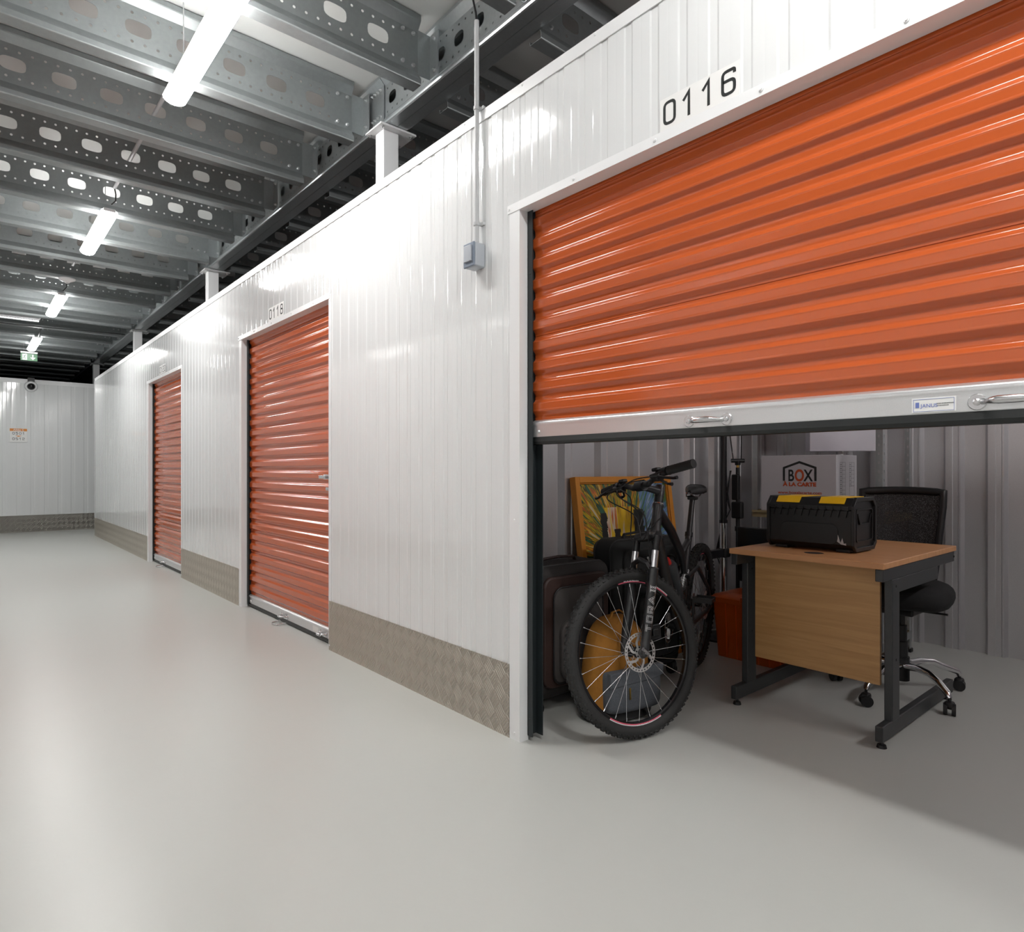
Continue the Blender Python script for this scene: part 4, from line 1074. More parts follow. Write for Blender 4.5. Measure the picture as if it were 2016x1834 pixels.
for s in (1, -1):
    e = BBk + Vector((0.170*math.cos(ca)*s, 0.075*s, 0.170*math.sin(ca)*s)); mb = MB()
    mb.path([BBk + Vector((0, 0.058*s, 0)), BBk.lerp(e, 0.5) + Vector((0, 0.035*s, 0)), e], [0.016, 0.011, 0.012], 12, flat=((0, 1, 0), 0.6)); bb(mb, 'crank_arm', frame_m, MR)
    mb = MB(); c = e + Vector((0, 0.055*s, 0)); mb.cyl(e, c + Vector((0, 0.04*s, 0)), 0.007, n=10)
    for x in (-0.042, 0.036): mb.box(c.x+x, c.x+x+0.006, c.y-0.045, c.y+0.045, c.z-0.012, c.z+0.012)
    for y in (-0.045, 0.04): mb.box(c.x-0.042, c.x+0.042, c.y+y, c.y+y+0.005, c.z-0.008, c.z+0.008)
    bb(mb, 'pedal', blk, MR)
mb = MB()
for i, rr in enumerate((0.058, 0.052, 0.046, 0.040, 0.034, 0.028, 0.022)): mb.cyl((0, -0.030-0.004*i, 0), (0, -0.0318-0.004*i, 0), rr, n=28)
bb(mb, 'cassette', steel, MR)
def chain(za, zb, nm):
    mb = MB(); p0, p1 = Vector((0.0, -0.046, za)), Vector((BBk.x, -0.052, BBk.z+zb)); N = 28
    for i in range(N):
        a_, b_ = p0.lerp(p1, i/N), p0.lerp(p1, (i+0.8)/N); mb.beam(a_, b_, 0.005 if i % 2 else 0.007, 0.007)
    bb(mb, nm, steel, MR)
chain(0.045, 0.088, 'chain'); 
mb = MB(); mb.path([(0.01, -0.052, -0.03), (0.015, -0.055, -0.075), (0.035, -0.055, -0.150)], [0.009, 0.012, 0.008], 8)
for c in ((0.015, -0.058, -0.075), (0.035, -0.058, -0.150)): mb.cyl(c, (c[0], c[1]+0.010, c[2]), 0.020, n=14)
mb.beam((0.02, -0.064, -0.07), (0.035, -0.064, -0.155), 0.003, 0.022, (0, 1, 0)); bb(mb, 'derailleur', steel, MR)
# letter on the seat tube
sb = Vector((-sd.z, 0, sd.x)) if False else Vector((sd.z, 0, -sd.x))
def onst(c, t0): 
    p = BBk + sd*(t0 + c[1]); a_ = c[0]/0.019 + 0.3; return p + (Vector((0, 1, 0))*math.cos(a_) + sb*math.sin(a_))*(0.0197 + c[2])
me = text_mesh('S', 0.030, 0.001, 'CENTER'); mb = MB(); mb.mesh(me, lambda c: onst(c, 0.27)); bpy.data.meshes.remove(me); bb(mb, 'lettering', ink_white, MR, parent=stb, smooth=0)
# bottle in the frame
wb = thing('water_bottle', 'smoked water bottle with red nozzle held on the bike frame', 'bottle', REAR(hbr.lerp(BBk, 0.55) + Vector((-0.02, 0, 0.065))))
q0, q1 = hbr.lerp(BBk, 0.80) + Vector((-0.045, 0.0, 0.055)), hbr.lerp(BBk, 0.38) + Vector((-0.045, 0.0, 0.055))
mb = MB(); mb.path([q0, q0.lerp(q1, 0.02), q0.lerp(q1, 0.45), q0.lerp(q1, 0.52), q0.lerp(q1, 0.58), q0.lerp(q1, 0.85), q0.lerp(q1, 0.93)], [0.030, 0.035, 0.036, 0.031, 0.036, 0.036, 0.026], 20)
mb.bm.transform(MR); mb.build('body', bottle_m, wb, world=True)
mb = MB(); mb.path([q0.lerp(q1, 0.93), q0.lerp(q1, 1.0), q0.lerp(q1, 1.05)], [0.014, 0.012, 0.009], 14); mb.bm.transform(MR); mb.build('nozzle', red_p, wb, world=True)
mb = MB()
for t in (0.15, 0.40): mb.path([q0.lerp(q1, t) + Vector((0.036*math.cos(a_)*0.8, 0.038*math.sin(a_), 0.036*math.cos(a_)*0.6)) for a_ in [PI*0.0+2*PI*i/16 for i in range(16)]], 0.003, 6, closed=True)
bb(mb, 'bottle_cage', steel, MR)

# ------------------------------------------------------------------ suitcases
def rr_poly(x0, x1, z0, z1, r, n=6):
    out = []
    for cx_, cz_, a0 in ((x1-r, z0+r, -90), (x1-r, z1-r, 0), (x0+r, z1-r, 90), (x0+r, z0+r, 180)):
        for i in range(n+1):
            a = math.radians(a0+90*i/n); out.append((cx_+r*math.cos(a), cz_+r*math.sin(a)))
    return out
def suitcase(name, label, loc, rz, w, d, h, body, pan, border, plaque):
    r = thing(name, label, 'suitcase', loc, rz)
    z0 = 0.055
    MB().rbox((w/2, d/2, (z0+h)/2), (w, d, h-z0), 0.055, seg=6).build('body', body, r, smooth=60)
    mb = MB(); mb.path([(x, 0.045, z) for x, z in rr_poly(0.002, w-0.002, z0+0.002, h-0.002, 0.06)], 0.005, 8, closed=True)
    mb.path([(x, d-0.045, z) for x, z in rr_poly(0.002, w-0.002, z0+0.002, h-0.002, 0.06)], 0.005, 8, closed=True); mb.build('piping', blk, r)
    mb = MB(); mb.prism(rr_poly(0.045, w-0.045, z0+0.06, h-0.045, 0.05), lambda u, v: (u, 0.012, v), (0, -0.030, 0)); mb.build('front_panel', border, r, bevel=0.008)
    mb = MB(); mb.prism(rr_poly(0.095, w-0.095, z0+0.08, h-0.095, 0.05), lambda u, v: (u, 0.0, v), (0, -0.026, 0)); mb.build('front_pocket', pan, r, bevel=0.006)
    mb = MB(); mb.path([(x, -0.027, z) for x, z in rr_poly(0.093, w-0.093, z0+0.078, h-0.093, 0.05)], 0.0035, 8, closed=True); mb.build('zip', blk, r)
    mb = MB(); mb.prism(rr_poly(0.125, w-0.105, z0+0.09, z0+(h-z0)*0.60, 0.06), lambda u, v: (u, -0.020, v), (0, -0.030, 0)); mb.build('lower_pocket', pan, r, bevel=0.008)
    mb = MB(); mb.path([(w/2-0.11, d/2, h-0.004), (w/2-0.10, d/2, h+0.018), (w/2, d/2, h+0.024), (w/2+0.10, d/2, h+0.018), (w/2+0.11, d/2, h-0.004)], 0.011, 10, flat=((0, 0, 1), 0.6)); mb.build('handle', border, r)
    if plaque:
        MB().rbox((w*0.60, -0.029, h-0.175), (0.085, 0.006, 0.030), 0.003).build('plaque', steel, r)
        MB().rbox((w*0.60, -0.033, h-0.175), (0.075, 0.003, 0.020), 0.001).build('badge', fab_br, r)
    for x in (0.05, w-0.05):
        for y in (0.035, d-0.035):
            mb = MB(); mb.rbox((x, y, 0.048), (0.034, 0.05, 0.045), 0.010); mb.cyl((x-0.016, y, 0.0262), (x+0.016, y, 0.0262), 0.026, n=24); mb.build('wheel', blk, r)
    return r
suitcase('suitcase', 'dark grey and brown wheeled suitcase standing just inside the shutter', (1.925, 2.085, 0), math.radians(-3), 0.50, 0.24, 0.662, fab_dk, fab_gr, fab_br, True)
s2 = suitcase('suitcase', 'plain black wheeled suitcase standing behind the bicycle', (2.445, 2.05, 0), math.radians(-2), 0.53, 0.19, 0.750, fab_bk, fab_bk, fab_bk, False)
mb = MB(); mb.sphere((0.20, -0.03, 0.655), 0.008, 10); mb.path([(0.20, -0.036, 0.655), (0.205, -0.038, 0.625)], 0.004, 8); mb.build('zip_puller', steel, s2)

# ------------------------------------------------------------------ backpack
r = thing('backpack', 'ochre and grey backpack on the floor behind the bike wheel', 'backpack', (2.235, 1.880, 0), math.radians(-12))
def blob(rows, nseg=28, e=2.6):
    """rows = [(z, cx, cy, rx, ry)] stacked superellipses"""
    mb = MB(); R_ = []
    for z, cx_, cy_, rx, ry in rows:
        ring = []
        for q in range(nseg):
            a = 2*PI*q/nseg; c, s = math.cos(a), math.sin(a)
            k = 1 + 0.015*math.sin(5*a + z*31) + 0.012*math.sin(9*a - z*47)
            ring.append(mb.bm.verts.new((cx_ + k*rx*math.copysign(abs(c)**(2/e), c), cy_ + k*ry*math.copysign(abs(s)**(2/e), s), z)))
        R_.append(ring)
    for A, B in zip(R_[:-1], R_[1:]):
        for q in range(nseg): mb.bm.faces.new((A[q], A[(q+1) % nseg], B[(q+1) % nseg], B[q]))
    mb.bm.faces.new(R_[0][::-1]); mb.bm.faces.new(R_[-1]); return mb
blob([(0.0, 0, 0, 0.15, 0.08), (0.02, 0, 0, 0.168, 0.092), (0.12, 0, 0, 0.170, 0.095), (0.24, 0, 0, 0.165, 0.092), (0.33, 0.0, 0, 0.150, 0.085), (0.39, 0.0, 0.01, 0.125, 0.072), (0.43, 0.01, 0.02, 0.088, 0.05), (0.447, 0.01, 0.02, 0.045, 0.03)]).build('body', ochre, r, subsurf=1, smooth=180)
blob([(0.0, 0, 0, 0.168, 0.100), (0.02, 0, 0, 0.178, 0.108), (0.06, 0, 0, 0.176, 0.106), (0.068, 0, 0, 0.170, 0.100)]).build('base', blk, r, subsurf=1, smooth=180)
blob([(0.050, 0.020, -0.085, 0.142, 0.035), (0.065, 0.020, -0.09, 0.148, 0.042), (0.17, 0.020, -0.09, 0.148, 0.044), (0.222, 0.020, -0.09, 0.148, 0.040), (0.235, 0.020, -0.085, 0.140, 0.030)], 24, 4).build('front_pocket', grey_fab, r, subsurf=1, smooth=180)
mb = MB(); mb.prism([(-0.128, 0.236), (0.166, 0.246), (0.164, 0.195), (0.10, 0.180), (0.0, 0.176), (-0.127, 0.170)], lambda u, v: (u, -0.134, v), (0, 0.03, 0)); mb.build('pocket_flap', grey_fab, r, bevel=0.006)
mb = MB(); mb.beam((-0.03, -0.139, 0.165), (-0.028, -0.139, 0.115), 0.007, 0.003, (0, 1, 0)); mb.build('zip_puller', brass, r)
mb = MB(); mb.path([(-0.135, -0.055, 0.03), (-0.142, -0.06, 0.20), (-0.118, -0.060, 0.31), (-0.07, -0.052, 0.38), (0.0, -0.028, 0.43)], 0.0035, 8); mb.path([(-0.05, -0.098, 0.24), (-0.055, -0.094, 0.31), (-0.03, -0.070, 0.385)], 0.003, 8); mb.build('seam', ochre, r)
mb = MB(); mb.sphere((-0.02, -0.094, 0.315), 0.011, 12, (1, 0.5, 1)); mb.sphere((0.0, -0.094, 0.313), 0.008, 12, (1, 0.5, 1)); mb.build('stud', steel, r)
mb = MB(); mb.path([(-0.03, 0.0, 0.435), (-0.02, 0.0, 0.462), (0.02, 0.0, 0.470), (0.05, 0.0, 0.452), (0.06, 0.0, 0.43)], 0.007, 8, flat=((0, 0, 1), 0.5)); mb.build('grab_loop', ochre, r)
mb = MB(); mb.path([(0.045, -0.11, 0.10), (0.10, -0.12, 0.012), (0.17, -0.13, 0.008), (0.20, -0.11, 0.007)], 0.012, 8, flat=((0, 0, 1), 0.3)); mb.build('strap', blk, r)

# ------------------------------------------------------------------ framed painting leaning on the partition
tilt = math.atan2(0.145, 1.07)
Rp = Matrix.Translation((2.515, 2.262, 0.0)) @ Matrix.Rotation(-tilt, 4, 'X')
r = thing('framed_painting', 'abstract yellow and green painting in a yellow wood frame leaning on the partition', 'painting', M=Rp)
w, h = 0.865, 1.075
mb = MB(); mb.box(0.025, w-0.025, 0.016, 0.030, 0.025, h-0.025); mb.build('canvas', paint_m, r, smooth=0)
for nm, (a, b, c, d) in (('left', (0, 0.034, 0, h)), ('right', (w-0.034, w, 0, h)), ('top', (0.034, w-0.034, h-0.034, h)), ('bottom', (0.034, w-0.034, 0, 0.034))):
    mb = MB(); mb.box(a, b, -0.008, 0.036, c, d)
    mb.build('frame_rail', gold_fr, r, bevel=0.003)
mb = MB(); 
for a, b, c, d in ((0.034, 0.040, 0.034, h-0.034), (w-0.040, w-0.034, 0.034, h-0.034), (0.034, w-0.034, h-0.040, h-0.034), (0.034, w-0.034, 0.034, 0.040)): mb.box(a, b, 0.004, 0.016, c, d)
mb.build('inner_slip', gold_fr, r)

# ------------------------------------------------------------------ tall stands behind the bicycle
r = thing('telescopic_stand', 'tall round pole, black above and chrome below, behind the orange crate', 'stand', (3.80, 2.28, 0))
x, y = 3.80, 2.28
mb = MB(); mb.cyl((x, y, 0.03), (x, y, 0.77), 0.024, n=24); o = mb.build('lower_tube', chrome, r, world=True); o['label'] = 'chrome lower tube'
mb = MB(); mb.cyl((x, y, 0.765), (x, y, 1.98), 0.021, n=24); mb.cyl((x, y, 0.755), (x, y, 0.775), 0.026, n=24); o = mb.build('upper_tube', blk_gloss, r, world=True); o['label'] = 'black upper tube'
mb = MB(); mb.lathe([(0.0, 0.0), (0.15, 0.0), (0.15, 0.012), (0.05, 0.03), (0.0, 0.035)], (x, y, 0), n=32); mb.build('base', blk, r, world=True)
mb = MB(); mb.box(x-0.35, x-0.02, y-0.02, y+0.02, 0.535, 0.585); mb.rbox((x, y, 0.56), (0.07, 0.07, 0.06), 0.012); mb.build('crossbar', blk, r, world=True)
mb = MB(); mb.path([(x+0.03, y-0.02, 0.57), (x+0.06, y-0.05, 0.575), (x+0.09, y-0.08, 0.56)], [0.012, 0.010, 0.014], 10); mb.build('clamp_knob', steel, r, world=True)
r = thing('light_stand', 'slim black stand with a hanging cable and adapter beside the chrome pole', 'stand', (3.90, 2.235, 0))
x, y = 3.90, 2.235
mb = MB(); mb.cyl((x, y, 0.0), (x, y, 1.12), 0.013, n=16); mb.cyl((x, y, 0.70), (x, y, 0.73), 0.019, n=16); mb.build('pole', blk, r, world=True)
mb = MB(); mb.cyl((x, y, 1.115), (x, y, 1.15), 0.010, n=14); o = mb.build('spigot', brass, r, world=True)
mb = MB(); mb.cyl((x-0.03, y+0.03, 1.165), (x+0.03, y-0.03, 1.165), 0.014, n=14); mb.rbox((x, y, 1.15), (0.03, 0.03, 0.03), 0.006); mb.build('swivel_head', blk, r, world=True)
for dx in (-0.02, 0.015):
    mb = MB(); mb.path([(x+dx, y-dx, 1.165), (x+dx*1.8-0.01, y-dx*1.8+0.01, 1.45), (x+dx*2, y-dx*2, 1.95)], 0.004, 8); mb.build('cable', blk, r, world=True)
mb = MB(); mb.rbox((x-0.018, y+0.004, 0.99), (0.03, 0.05, 0.17), 0.008); mb.rbox((x-0.024, y-0.012, 0.84), (0.04, 0.075, 0.11), 0.010); mb.build('adapter', blk, r, world=True)
for k in range(3):
    mb = MB(); mb.path([(x-0.03, y+0.03+0.004*k, 1.10), (x-0.04, y+0.055, 0.98-0.04*k), (x-0.035, y+0.035, 0.84), (x-0.06, y+0.09, 0.70), (x-0.07, y+0.10+0.01*k, 0.55), (x-0.05, y+0.05, 0.45-0.05*k)], 0.0035, 8); mb.build('cable', blk, r, world=True)
for a in (30, 150, 270):
    mb = MB(); c, s = math.cos(math.radians(a)), math.sin(math.radians(a)); mb.path([(x, y, 0.16), (x+0.09*c, y+0.09*s, 0.008)], 0.006, 8); mb.build('leg', blk, r, world=True)

# ------------------------------------------------------------------ flat panel
r = thing('flat_screen', 'black flat panel standing upright behind the desk', 'television', (3.80, 1.90, 0))
mb = MB(); mb.rbox((3.80, 1.86, 0.565), (0.04, 0.62, 0.345), 0.006); mb.build('panel', blk_gloss, r, world=True)
mb = MB(); mb.rbox((3.775, 1.86, 0.575), (0.006, 0.58, 0.30), 0.002); mb.build('screen', blk_gloss, r, world=True)
for yy in (1.70, 2.02):
    mb = MB(); mb.box(3.79, 3.815, yy-0.02, yy+0.02, 0.012, 0.40); mb.build('leg', blk, r, world=True)
mb = MB(); mb.box(3.77, 3.84, 1.66, 2.10, 0.0, 0.012); mb.build('base', blk, r, world=True)

# ------------------------------------------------------------------ orange crate
r = thing('storage_crate', 'orange translucent lidded plastic crate on the floor behind the desk', 'crate', (3.54, 1.87, 0))
def taper(x0, x1, y0, y1, z0, z1, e, r_=0.02):
    mb = MB(); A = [(x, y, z0) for x, y in rr_poly(x0+e, x1-e, y0+e, y1-e, r_, 4)]; B = [(x, y, z1) for x, y in rr_poly(x0, x1, y0, y1, r_, 4)]
    a = [mb.bm.verts.new(p) for p in A]; b = [mb.bm.verts.new(p) for p in B]; n = len(a)
    for i in range(n): mb.bm.faces.new((a[i], a[(i+1) % n], b[(i+1) % n], b[i]))
    mb.bm.faces.new(a[::-1]); mb.bm.faces.new(b); return mb
taper(3.395, 3.70, 1.64, 2.115, 0.0, 0.345, 0.022).build('body', crate_m, r, world=True)
taper(3.385, 3.71, 1.63, 2.125, 0.325, 0.352, -0.002).build('rim', crate_m, r, world=True)
for yy in (1.70, 1.765, 1.83, 1.895, 1.96, 2.025):
    mb = MB(); mb.beam((3.4165, yy, 0.004), (3.3965, yy, 0.318), 0.006, 0.006, (1, 0, 0)); mb.build('rib', crate_r, r, world=True)
lid = blob([(0.352, 3.5475, 1.8775, 0.165, 0.25), (0.360, 3.5475, 1.8775, 0.160, 0.245), (0.376, 3.5475, 1.8775, 0.135, 0.20), (0.382, 3.5475, 1.8775, 0.110, 0.16)], 32, 6)
lid.build('lid', crate_m, r, world=True)
mb = MB(); mb.rbox((3.385, 1.8775, 0.355), (0.022, 0.09, 0.035), 0.005); mb.build('latch', crate_m, r, world=True)

# ------------------------------------------------------------------ shelving
r = thing('shelving_unit', 'galvanised metal shelving unit against the back wall', 'shelving', (4.14, 1.75, 0))
for x in (3.915, 4.375):
    for y, s in ((1.36, 1), (2.14, -1)):
        mb = MB(); sx = 1 if x < 4 else -1
        for face in (0, 1):
            for k in range(38):
                z = 0.02 + k*0.05
                if face == 0: mb.cell(lambda u, v: (x, u, v), y, y+0.036*s, z, z+0.05, y+0.019*s, z+0.025, 0.005, 0.009, 2, 8)
                else: mb.cell(lambda u, v: (u, y, v), x, x+0.036*sx, z, z+0.05, x+0.019*sx, z+0.025, 0.005, 0.009, 2, 8)
        mb.build('upright', galv_b, r, world=True, solid=0.002, smooth=0, keep=True)
        mb = MB(); mb.rbox((x+0.012*sx, y+0.012*s, 0.012), (0.04, 0.04, 0.024), 0.004); mb.build('foot', blk, r, world=True)
for z in (0.085, 0.80, 1.62):
    mb = MB(); mb.box(3.90, 4.39, 1.365, 2.135, z+0.030, z+0.042); sh = mb.build('shelf', shelf_w, r, world=True)
    mb = MB(); mb.box(3.910, 3.9135, 1.365, 2.135, z, z+0.045); mb.box(4.3765, 4.380, 1.365, 2.135, z, z+0.045); mb.box(3.915, 4.375, 1.3555, 1.359, z, z+0.045); mb.box(3.915, 4.375, 2.141, 2.1445, z, z+0.045); mb.build('shelf_beam', shelf_w if z < 1.2 and z > 0.5 else galv_b, r, world=True)

def moving_box(label, x0, x1, y0, y1, z0, z1, front):
    r = thing('cardboard_box', label, 'box', ((x0+x1)/2, (y0+y1)/2, z0))
    mb = MB(); mb.box(x0, x1, y0, y1, z0, z1); mb.build('carton', card, r, world=True, bevel=0.003)
    mb = MB(); mb.box(x0+0.004, x1-0.004, (y0+y1)/2-0.001, (y0+y1)/2+0.001, z1, z1+0.001); mb.build('flap_seam', ink, r, world=True)
    H = z1-z0; f = lambda u, v: (x0+u, y0-0.0006, z1-v)        # near end face: tick list
    wd = x1-x0; mb = MB()
    for c0, c1, rows, ztop in ((0.17, 0.42, 11, 0.045), (0.62, 0.86, 6, 0.045)):
        for k in range(rows+1): ribbon(mb, [(wd*c0, ztop+0.024*k), (wd*c1, ztop+0.024*k)], 0.0012, f, (0, -0.0003, 0))
        for c in (c0, (c0*0.6+c1*0.4), c1): ribbon(mb, [(wd*c, ztop), (wd*c, ztop+0.024*rows)], 0.0012, f, (0, -0.0003, 0))
        for k in range(rows): ribbon(mb, [(wd*c0+0.004, ztop+0.024*k+0.013), (wd*(c0*0.62+c1*0.38)-0.005, ztop+0.024*k+0.013)], 0.003, f, (0, -0.0003, 0))
    for k in (0, 1, 2): ribbon(mb, [(wd*0.62, 0.19+k*0.06), (wd*0.86, 0.19+k*0.06)], 0.0012, f, (0, -0.0003, 0))
    for c in (0.62, 0.86): ribbon(mb, [(wd*c, 0.18), (wd*c, 0.31)], 0.0012, f, (0, -0.0003, 0))
    mb.build('tick_list', ink, r, world=True, smooth=0)
    if front:
        yc = y1-0.250; g = lambda u, v: (x0-0.0006, yc-u, z1-0.035-v)
        S_ = 1.0
        mb = MB(); ribbon(mb, [(-0.098, 0.124), (-0.098, 0.043), (0, 0.008), (0.098, 0.043), (0.098, 0.124)], 0.0135, g, (-0.0003, 0, 0)); mb.build('logo', ink, r, world=True, smooth=0)
        def tx(t, size, u, v, m, sx, bold, al='CENTER'):
            me = text_mesh(t, size, bold, al); mb = MB(); mb.mesh(me, lambda c: (x0-0.0008-c[2], yc-u-c[0]*sx, z1-0.035-v+c[1])); bpy.data.meshes.remove(me); mb.build('lettering', m, r, world=True, smooth=0)
        tx('B', 0.100, -0.053, 0.124, ink, 0.70, 0.0020); tx('O', 0.100, 0.0, 0.124, ink_or, 0.72, 0.0030); tx('X', 0.100, 0.054, 0.124, ink, 0.74, 0.0020)
        tx('À LA CARTE', 0.032, 0.0, 0.156, ink_or, 1.17, 0.0016)
        tx('www.boxalacarte.com', 0.026, 0.0, 0.205, ink_or, 1.16, 0.0003)
    return r
moving_box('white cardboard box printed with a house-shaped logo on the middle shelf', 3.925, 4.225, 1.615, 2.085, 0.843, 1.195, True)
moving_box('white cardboard box with a printed tick list on the bottom shelf', 3.93, 4.24, 1.42, 1.96, 0.128, 0.47, False)

# lamp on the shelf
r = thing('table_lamp', 'white rectangular lampshade on a stem behind the printed cardboard box', 'lamp', (4.31, 1.745, 0.842))
mb = MB(); mb.lathe([(0, 0), (0.055, 0), (0.055, 0.012), (0.012, 0.02), (0.0, 0.02)], (4.31, 1.745, 0.842), n=24); mb.build('base', sign_w, r, world=True)
mb = MB(); mb.box(4.298, 4.322, 1.733, 1.757, 0.86, 1.30); mb.build('stem', sign_w, r, world=True)
mb = MB(); rot = Matrix.Rotation(math.radians(38), 3, 'Z'); c = Vector((4.31, 1.745, 1.36))
for (a, b, cc, d) in ((-0.055, -0.051, -0.20, 0.20), (0.051, 0.055, -0.20, 0.20), (-0.051, 0.051, -0.20, -0.196), (-0.051, 0.051, 0.196, 0.20)):
    mb.box(c.x+a, c.x+b, c.y+cc, c.y+d, 1.225, 1.50, rot, (c.x, c.y, 1.36))
mb.build('lamp_shade', lamp_sh, r, world=True)

# ------------------------------------------------------------------ desk
r = thing('desk', 'beech-topped desk with charcoal metal frame and beech front panel', 'desk', (3.2, 1.27, 0))
X0, X1, Y0, Y1 = 2.735, 3.665, 0.945, 1.612
MB().box(X0, X1, Y0, Y1, 0.710, 0.735).build('desktop', beech_t, r, world=True, bevel=0.003)
MB().box(X0+0.13, X0+0.148, Y0+0.06, Y1-0.06, 0.215, 0.700).build('modesty_panel', beech_v, r, world=True, bevel=0.001)
for s, y in ((1, Y0+0.006), (-1, Y1-0.036)):
    a, b = y, y+0.030
    mb = MB(); mb.box(X0+0.008, 3.655, a, b, 0.660, 0.709); mb.build('top_rail', desk_fr, r, world=True, bevel=0.003)
    mb = MB(); mb.box(X0+0.15, 3.42, a+0.002, b-0.002, 0.600, 0.660); mb.build('arm', desk_fr, r, world=True, bevel=0.003)
    mb = MB(); mb.box(X0+0.105, X0+0.185, a-0.001, b+0.001, 0.085, 0.660); mb.build('leg', desk_fr, r, world=True, bevel=0.004)
    mb = MB(); mb.box(X0+0.005, 3.64, a, b, 0.028, 0.090); ft = mb.build('foot_bar', desk_fr, r, world=True, bevel=0.004)
    for x in (X0+0.035, 3.60):
        mb = MB(); mb.cyl((x, (a+b)/2, 0.010), (x, (a+b)/2, 0.030), 0.007, n=10); mb.cyl((x, (a+b)/2, 0), (x, (a+b)/2, 0.012), 0.019, 0.016, n=18); mb.build('levelling_foot', blk, r, world=True)
    for z, x in ((0.630, X0+0.145), (0.33, X0+0.145), (0.684, 3.645)):
        mb = MB(); mb.sphere((x, a-0.001, z), 0.006, 10, (1, 0.5, 1)); mb.build('screw', blk, r, world=True)
mb = MB(); mb.lathe([(0, 0.7355), (0.036, 0.7355), (0.040, 0.735)], (2.865, 1.275, 0), n=28); mb.build('cable_grommet', desk_fr, r, world=True)

# ------------------------------------------------------------------ toolbox
r = thing('toolbox', 'black plastic toolbox with yellow lid inserts on the desk', 'toolbox', (3.07, 1.325, 0.735), math.radians(0))
bx0, bx1, by0, by1, bz0, bz1 = 2.945, 3.195, 1.135, 1.535, 0.735, 0.977
oct_ = [(bx0+0.025, bz0+0.010), (bx1-0.025, bz0+0.010), (bx1, bz0+0.035), (bx1, bz1-0.034), (bx1-0.030, bz1), (bx0+0.030, bz1), (bx0, bz1-0.034), (bx0, bz0+0.035)]
low = [(bx0+0.028, bz0+0.012), (bx1-0.028, bz0+0.012), (bx1-0.003, bz0+0.037), (bx1-0.003, bz1-0.052), (bx0+0.003, bz1-0.052), (bx0+0.003, bz0+0.037)]
up = [(bx0-0.003, bz1-0.052), (bx1+0.003, bz1-0.052), (bx1+0.003, bz1-0.034), (bx1-0.030, bz1), (bx0+0.030, bz1), (bx0-0.003, bz1-0.034)]
mb = MB(); mb.prism(low, lambda u, v: (u, by0+0.012, v), (0, by1-by0-0.024, 0)); mb.build('body', blk, r, world=True, bevel=0.004)
mb = MB(); mb.prism(up, lambda u, v: (u, by0+0.012, v), (0, by1-by0-0.024, 0)); mb.build('lid', blk, r, world=True, bevel=0.003)
for s, y in ((1, by0), (-1, by1)):
    mb = MB(); pl = [Vector(p) for p in oct_]; cc = Vector(((bx0+bx1)/2, (bz0+bz1)/2))
    ribbon(mb, [cc + (p-cc)*0.955 for p in pl], 0.018, lambda u, v: (u, y, v), (0, 0.014*s, 0), True); mb.build('end_frame', blk, r, world=True, bevel=0.002)
    mb = MB(); ip = rr_poly(bx0+0.035, bx1-0.035, bz0+0.05, bz1-0.05, 0.015, 3); ribbon(mb, ip, 0.006, lambda u, v: (u, y+0.004*s, v), (0, 0.008*s, 0), True)
    ribbon(mb, [(bx0+0.05, bz1-0.07), (bx0+0.075, bz1-0.115), (bx1-0.075, bz1-0.115), (bx1-0.05, bz1-0.07)], 0.005, lambda u, v: (u, y+0.004*s, v), (0, 0.008*s, 0)); mb.build('end_panel', blk, r, world=True)
for k in range(11):
    yy = by0+0.035+k*(by1-by0-0.07)/10
    mb = MB(); mb.prism([(-0.007, bz1-0.055), (0.007, bz1-0.055), (0.0, bz1-0.085)], lambda u, v: (bx0-0.004, yy+u, v), (0.006, 0, 0)); mb.box(bx0-0.007, bx0, yy-0.012, yy+0.012, bz1-0.053, bz1-0.038); mb.build('rib', blk, r, world=True)
for a, b in ((by1-0.155, by1-0.045), (by0+0.045, by0+0.155)):
    mb = MB(); pz = [(bx0+0.006, bz1-0.026), (bx0+0.030, bz1+0.001), (bx1-0.030, bz1+0.001), (bx1-0.006, bz1-0.026), (bx1-0.004, bz1-0.024), (bx1-0.029, bz1+0.004), (bx0+0.029, bz1+0.004), (bx0+0.004, bz1-0.024)]
    mb.prism(pz, lambda u, v: (u, a, v), (0, b-a, 0)); o = mb.build('lid_insert', yellow_p, r, world=True); o['label'] = 'yellow lid insert'
mb = MB(); mb.prism(rr_poly(by0+0.07, by1-0.07, bz0+0.035, bz1-0.115, 0.03, 4), lambda u, v: (bx0-0.002, u, v), (0.004, 0, 0)); mb.build('front_recess', blk, r, world=True, bevel=0.0015)
for y in (by0+0.05, by1-0.07): MB().rbox((bx0+0.125, y+0.01, bz0+0.007), (0.20, 0.06, 0.014), 0.003).build('foot', blk, r, world=True)
mb = MB()
for pl in ([(0.0, 0.040), (0.008, 0.018), (0.028, 0.004), (0.050, 0.0), (0.050, 0.010), (0.040, 0.008), (0.034, 0.032), (0.026, 0.010), (0.016, 0.042), (0.012, 0.050), (0.010, 0.022)],):
    mb.prism(pl, lambda u, v: (bx0-0.0015, by0+0.085-u, bz0+0.035+v), (0.002, 0, 0))
mb.build('worn_sticker', mat('worn_silver', (0.45, 0.45, 0.46), 0.5), r, world=True)

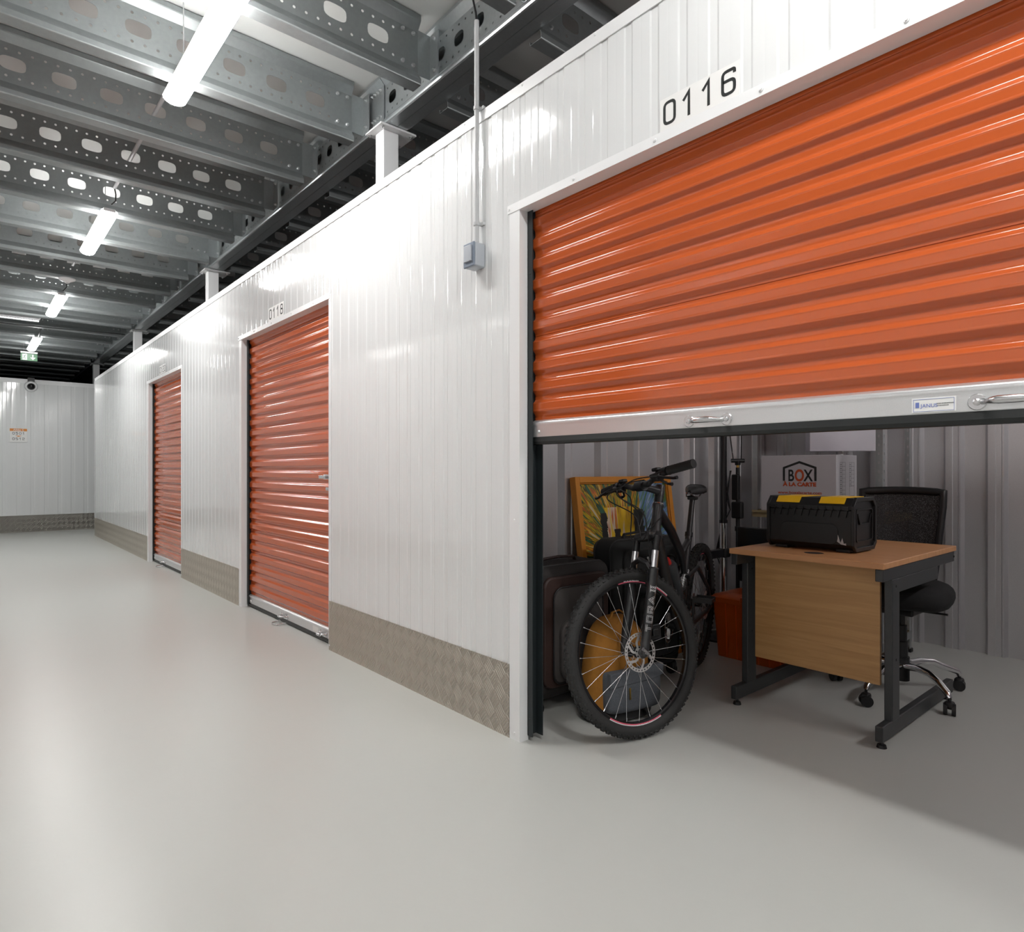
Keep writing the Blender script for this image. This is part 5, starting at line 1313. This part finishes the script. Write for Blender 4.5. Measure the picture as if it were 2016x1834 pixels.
# ------------------------------------------------------------------ office chair
cx_, cy_ = 3.515, 1.135
r = thing('office_chair', 'black mesh-back office chair with chrome five-star base behind the desk', 'chair', (cx_, cy_, 0))
feet = [(3.370, 0.895), (3.790, 0.965), (3.205, 1.185), (3.470, 1.43), (3.765, 1.325)]
for fx, fy in feet:
    d = Vector((fx-cx_, fy-cy_, 0)); L_ = d.length; d.normalize()
    P0 = [(0.03, 0.145), (0.10, 0.155), (0.17, 0.150), (0.22, 0.128), (L_-0.012, 0.095), (L_, 0.075)]
    mb = MB(); mb.path([(cx_+d.x*a, cy_+d.y*a, z) for a, z in P0], [0.019, 0.018, 0.0165, 0.016, 0.015, 0.012], 14); mb.build('base_arm', chrome, r, world=True)
    sdv = Vector((-d.y, d.x, 0)).lerp(d, 0.5).normalized(); c = Vector((fx, fy, 0.0))
    mb = MB()
    for s in (1, -1): mb.cyl(c + sdv*s*0.008 + zz*0.0262, c + sdv*s*0.024 + zz*0.0262, 0.0262, n=24)
    mb.rbox(c + Vector((0, 0, 0.045)), (0.040, 0.040, 0.036), 0.012); mb.cyl(c + zz*0.05, c + zz*0.085, 0.007, n=8)
    mb.build('caster', blk, r, world=True)
mb = MB(); mb.cyl((cx_, cy_, 0.07), (cx_, cy_, 0.185), 0.034, n=24); mb.build('hub', blk, r, world=True)
mb = MB(); mb.path([(cx_, cy_, 0.18), (cx_, cy_, 0.26), (cx_, cy_, 0.262), (cx_, cy_, 0.34), (cx_, cy_, 0.342), (cx_, cy_, 0.415)], [0.027, 0.027, 0.023, 0.023, 0.015, 0.015], 20); mb.build('gas_lift', blk, r, world=True)
mb = MB(); mb.rbox((cx_, cy_, 0.420), (0.20, 0.16, 0.035), 0.01); mb.path([(cx_, cy_-0.07, 0.42), (cx_-0.02, cy_-0.20, 0.425)], 0.005, 8); mb.build('tilt_mechanism', blk, r, world=True)
sb_ = blob([(0.425, 0, 0, 0.17, 0.17), (0.440, 0, 0, 0.210, 0.205), (0.480, 0, 0, 0.228, 0.220), (0.520, 0, 0, 0.222, 0.214), (0.545, 0, 0, 0.185, 0.180), (0.552, 0, 0, 0.10, 0.10)], 32, 3.2)
sb_.bm.transform(Matrix.Translation((cx_, cy_, 0.012)) @ Matrix.Rotation(math.radians(12), 4, 'Z')); sb_.build('seat', mesh_seat, r, world=True, subsurf=1, smooth=180)
# backrest: rounded frame with stretched net
bc = Vector((3.79, 1.235, 0)); br = Matrix.Rotation(math.radians(8), 3, 'Z')
def bp(u, v):
    """u across (-1..1), v height"""
    w = 0.155 + 0.035*min(1, (v-0.52)/0.4); curve = 0.035*(u*u) ; lean_ = (v-0.52)*0.13
    p = br @ Vector((0.03 - curve + lean_, u*w, 0)); return bc + Vector((p.x, p.y, v))
N = 12; V0, V1 = 0.545, 0.985
per = [(-1, V0+(V1-V0)*i/N) for i in range(N+1)] + [(-1+2*i/N, V1 + 0.008*math.cos(PI*(i/N-0.5))) for i in range(1, N)] + [(1, V1-(V1-V0)*i/N) for i in range(N+1)] + [(1-2*i/N, V0) for i in range(1, N)]
mb = MB(); mb.path([bp(u, v) for u, v in per], [0.017 if v < V1-0.02 else 0.021 for u, v in per], 12, closed=True); mb.build('back_frame', blk, r, world=True)
mb = MB()
for i in range(N):
    for j in range(N):
        u0, u1 = -1+2*i/N, -1+2*(i+1)/N; v0, v1 = V0+(V1-V0)*j/N, V0+(V1-V0)*(j+1)/N
        mb.quad(bp(u0, v0), bp(u1, v0), bp(u1, v1), bp(u0, v1))
mb.build('back_net', net_m, r, world=True, smooth=180)
mb = MB(); mb.path([(cx_+0.06, cy_+0.01, 0.425), (cx_+0.22, cy_+0.05, 0.43), (bc.x+0.045, bc.y, 0.50), tuple(bp(0, 0.60)+Vector((0.03, 0, 0)))], [0.018, 0.018, 0.018, 0.015], 12, flat=((0, 1, 0), 1.0)); mb.build('back_bar', blk, r, world=True)
